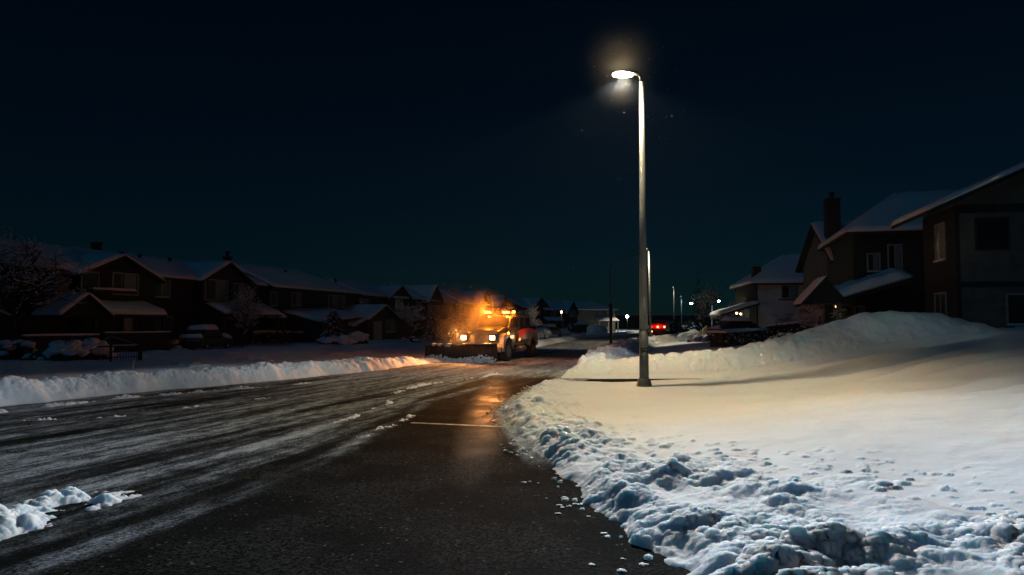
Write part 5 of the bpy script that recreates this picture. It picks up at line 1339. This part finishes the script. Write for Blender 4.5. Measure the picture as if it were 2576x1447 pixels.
sn = MB(); snow_quad(sn, [(-1.8, -.04, .72), (-.09, -.04, .72), (-.09, .04, .72), (-1.8, .04, .72)], .05, 12, 3, .03, seed=2); sn.build('rail_snow', 'snow', t, True)
# box beside the long hedge
p = on_ground(750, 67.5); t = empty('yard_box', p, ROAD, 'dark square yard box at the end of the long clipped hedge', 'box')
m = MB(); m.box(0, 1.6, -.5, .5, -.2, .82); m.build('box', 'timber', t, False, .02)
sn = MB(); snow_quad(sn, [(-.05, -.55, .822), (1.65, -.55, .822), (1.65, .55, .822), (-.05, .55, .822)], .2, 6, 5, .2, seed=8); sn.build('snow_cap', 'snow', t, True)
# pale utility box and white marker stake past the truck
p = on_ground(1424, 100); t = empty('utility_box', p, R(10), 'low pale utility box in the snow beyond the truck', 'utility box')
m = MB(); m.box(-.6, .6, -.3, .3, -.2, .62); m.build('cabinet', 'stucco_pale', t, False, .03); m = MB(); m.box(-.02, .02, -.312, -.302, .05, .55); m.build('door_seam', 'trim_dark', t)
sn = MB(); snow_quad(sn, [(-.65, -.34, .622), (.65, -.34, .622), (.65, .34, .622), (-.65, .34, .622)], .22, 5, 4, .2, seed=5); sn.build('snow_cap', 'snow', t, True)
p = on_ground(1436, 96); t = empty('marker_stake', p, 0, 'thin white marker stake standing in the far roadside bank', 'stake')
m = MB(); m.tube([(0, 0, -.3), (.02, 0, .62)], .05, 6); m.build('stake', 'trim_pale', t, True); m = MB(); m.tube([(.017, 0, .45), (.019, 0, .55)], .056, 6); m.build('band', 'paint_red', t, True)
p = on_ground(300, 24.5); t = None
# thin reed by the windrow
w_ = at_z(333, 938, .5); t = empty('snow_stick', (w_.x, w_.y, gz(w_.x, w_.y)), 0, 'single thin pale stick poking out behind the grey plowed windrow', 'stick')
m = MB(); m.tube([(0, 0, -.2), (.01, 0, .25), (.05, 0, .42)], [.012, .01, .006], 5); m.build('stem', 'trim_pale', t, True)
# tarpaulins and the covered boat by the second lamp
def covered(name, px, d, sx, sy, sz, mat, label, seed, snow=True):
    p = on_ground(px, d); t = empty(name, p, R(seed*17 % 60), label, 'tarpaulin', 'covered heaps by the second lamp'); m = MB(); blob(m, (0, 0, sz*.35), sx, sy, sz, 3, .35, 1.3, seed, -.5); m.build('cover', mat, t, True)
    if snow:
        m = MB(); blob(m, (-sx*.2, 0, sz*.95), sx*.75, sy*.75, sz*.3, 3, .4, 1.5, seed+2); m.build('snow_cap', 'snow', t, True)
covered('covered_heap', 1777, 66, .42, .4, .85, 'tarp', 'upright beige tarpaulin hump glowing in the lamp light', 3, False)
covered('covered_heap', 1760, 60.5, .75, .5, .42, 'tarp_blue', 'folded bluish tarpaulin lying in front of the beige hump', 7, True)
covered('covered_heap', 1782, 59, .55, .5, .45, 'tarp_blue', 'bluish tarpaulin heap nearest the dark hedge', 9, False)
covered('snow_heap', 1738, 70, 1.3, .8, .75, 'snow', 'rounded snow heap lit warm yellow beside the beige tarpaulin', 11, False)
covered('snow_heap', 1500, 128, 2.2, 1.4, 1.3, 'snow', 'pale snow heap beside the dark snow-topped car', 13, False)
# roadside lump standing by the dark lamp post
p = on_ground(1563, 55.5); t = empty('snow_block', p, 0, 'upright rounded slab of snow standing in the bank beside the dark lamp post', 'snow block')
m = MB(); blob(m, (0, 0, .42), .36, .2, .42, 3, .35, 1.3, 4.0); m.build('snow_slab', 'snow', t, True)
# letter box by the plow truck's tail
p = on_ground(1370, 88); t = empty('mailbox', p, R(20), 'small pale mailbox on a post just behind the truck', 'mailbox')
m = MB(); m.box(-.05, .05, -.05, .05, -.3, .75); m.build('post', 'timber', t); m = MB(); m.tube([(0, -.28, .88), (0, .28, .88)], .2, 10); m.build('box', 'stucco_pale', t, True)
m = MB(); blob(m, (0, 0, 1.06), .22, .3, .09, 2, .3); m.build('snow_cap', 'snow', t, True)
# snowflakes caught in the light of the tall lamp
def flakes():
    r = random.Random(12); m = MB()
    for i in range(330):
        if i < 120: c = (LX-.58+r.gauss(0, 1.5), LY+r.gauss(0, 1.5), 8.6+r.gauss(0, 1.6))
        else: c = (r.uniform(-12, 14), r.uniform(20, 44), r.uniform(.6, 7))
        s = r.uniform(.004, .010)*(1 if i < 120 else .8); a = [Vector((r.gauss(0,1), r.gauss(0,1), r.gauss(0,1))).normalized()*s for _ in range(4)]
        m.add([Vector(c)+q for q in a], [(0,1,2), (0,2,3), (0,3,1), (1,3,2)])
    for i in range(700):
        c = (-3.0+r.gauss(0, 1.7), 39.5+r.gauss(0, 1.2), abs(r.gauss(1.6, 1.0))); s = r.uniform(.008, .02); a = [Vector((r.gauss(0,1), r.gauss(0,1), r.gauss(0,1))).normalized()*s for _ in range(4)]
        m.add([Vector(c)+q for q in a], [(0,1,2), (0,2,3), (0,3,1), (1,3,2)])
    tag(m.build('snowflakes', 'snow'), 'sparse snowflakes drifting under the tall lamp and about the plow', 'snowflakes', None, 'stuff')
flakes()
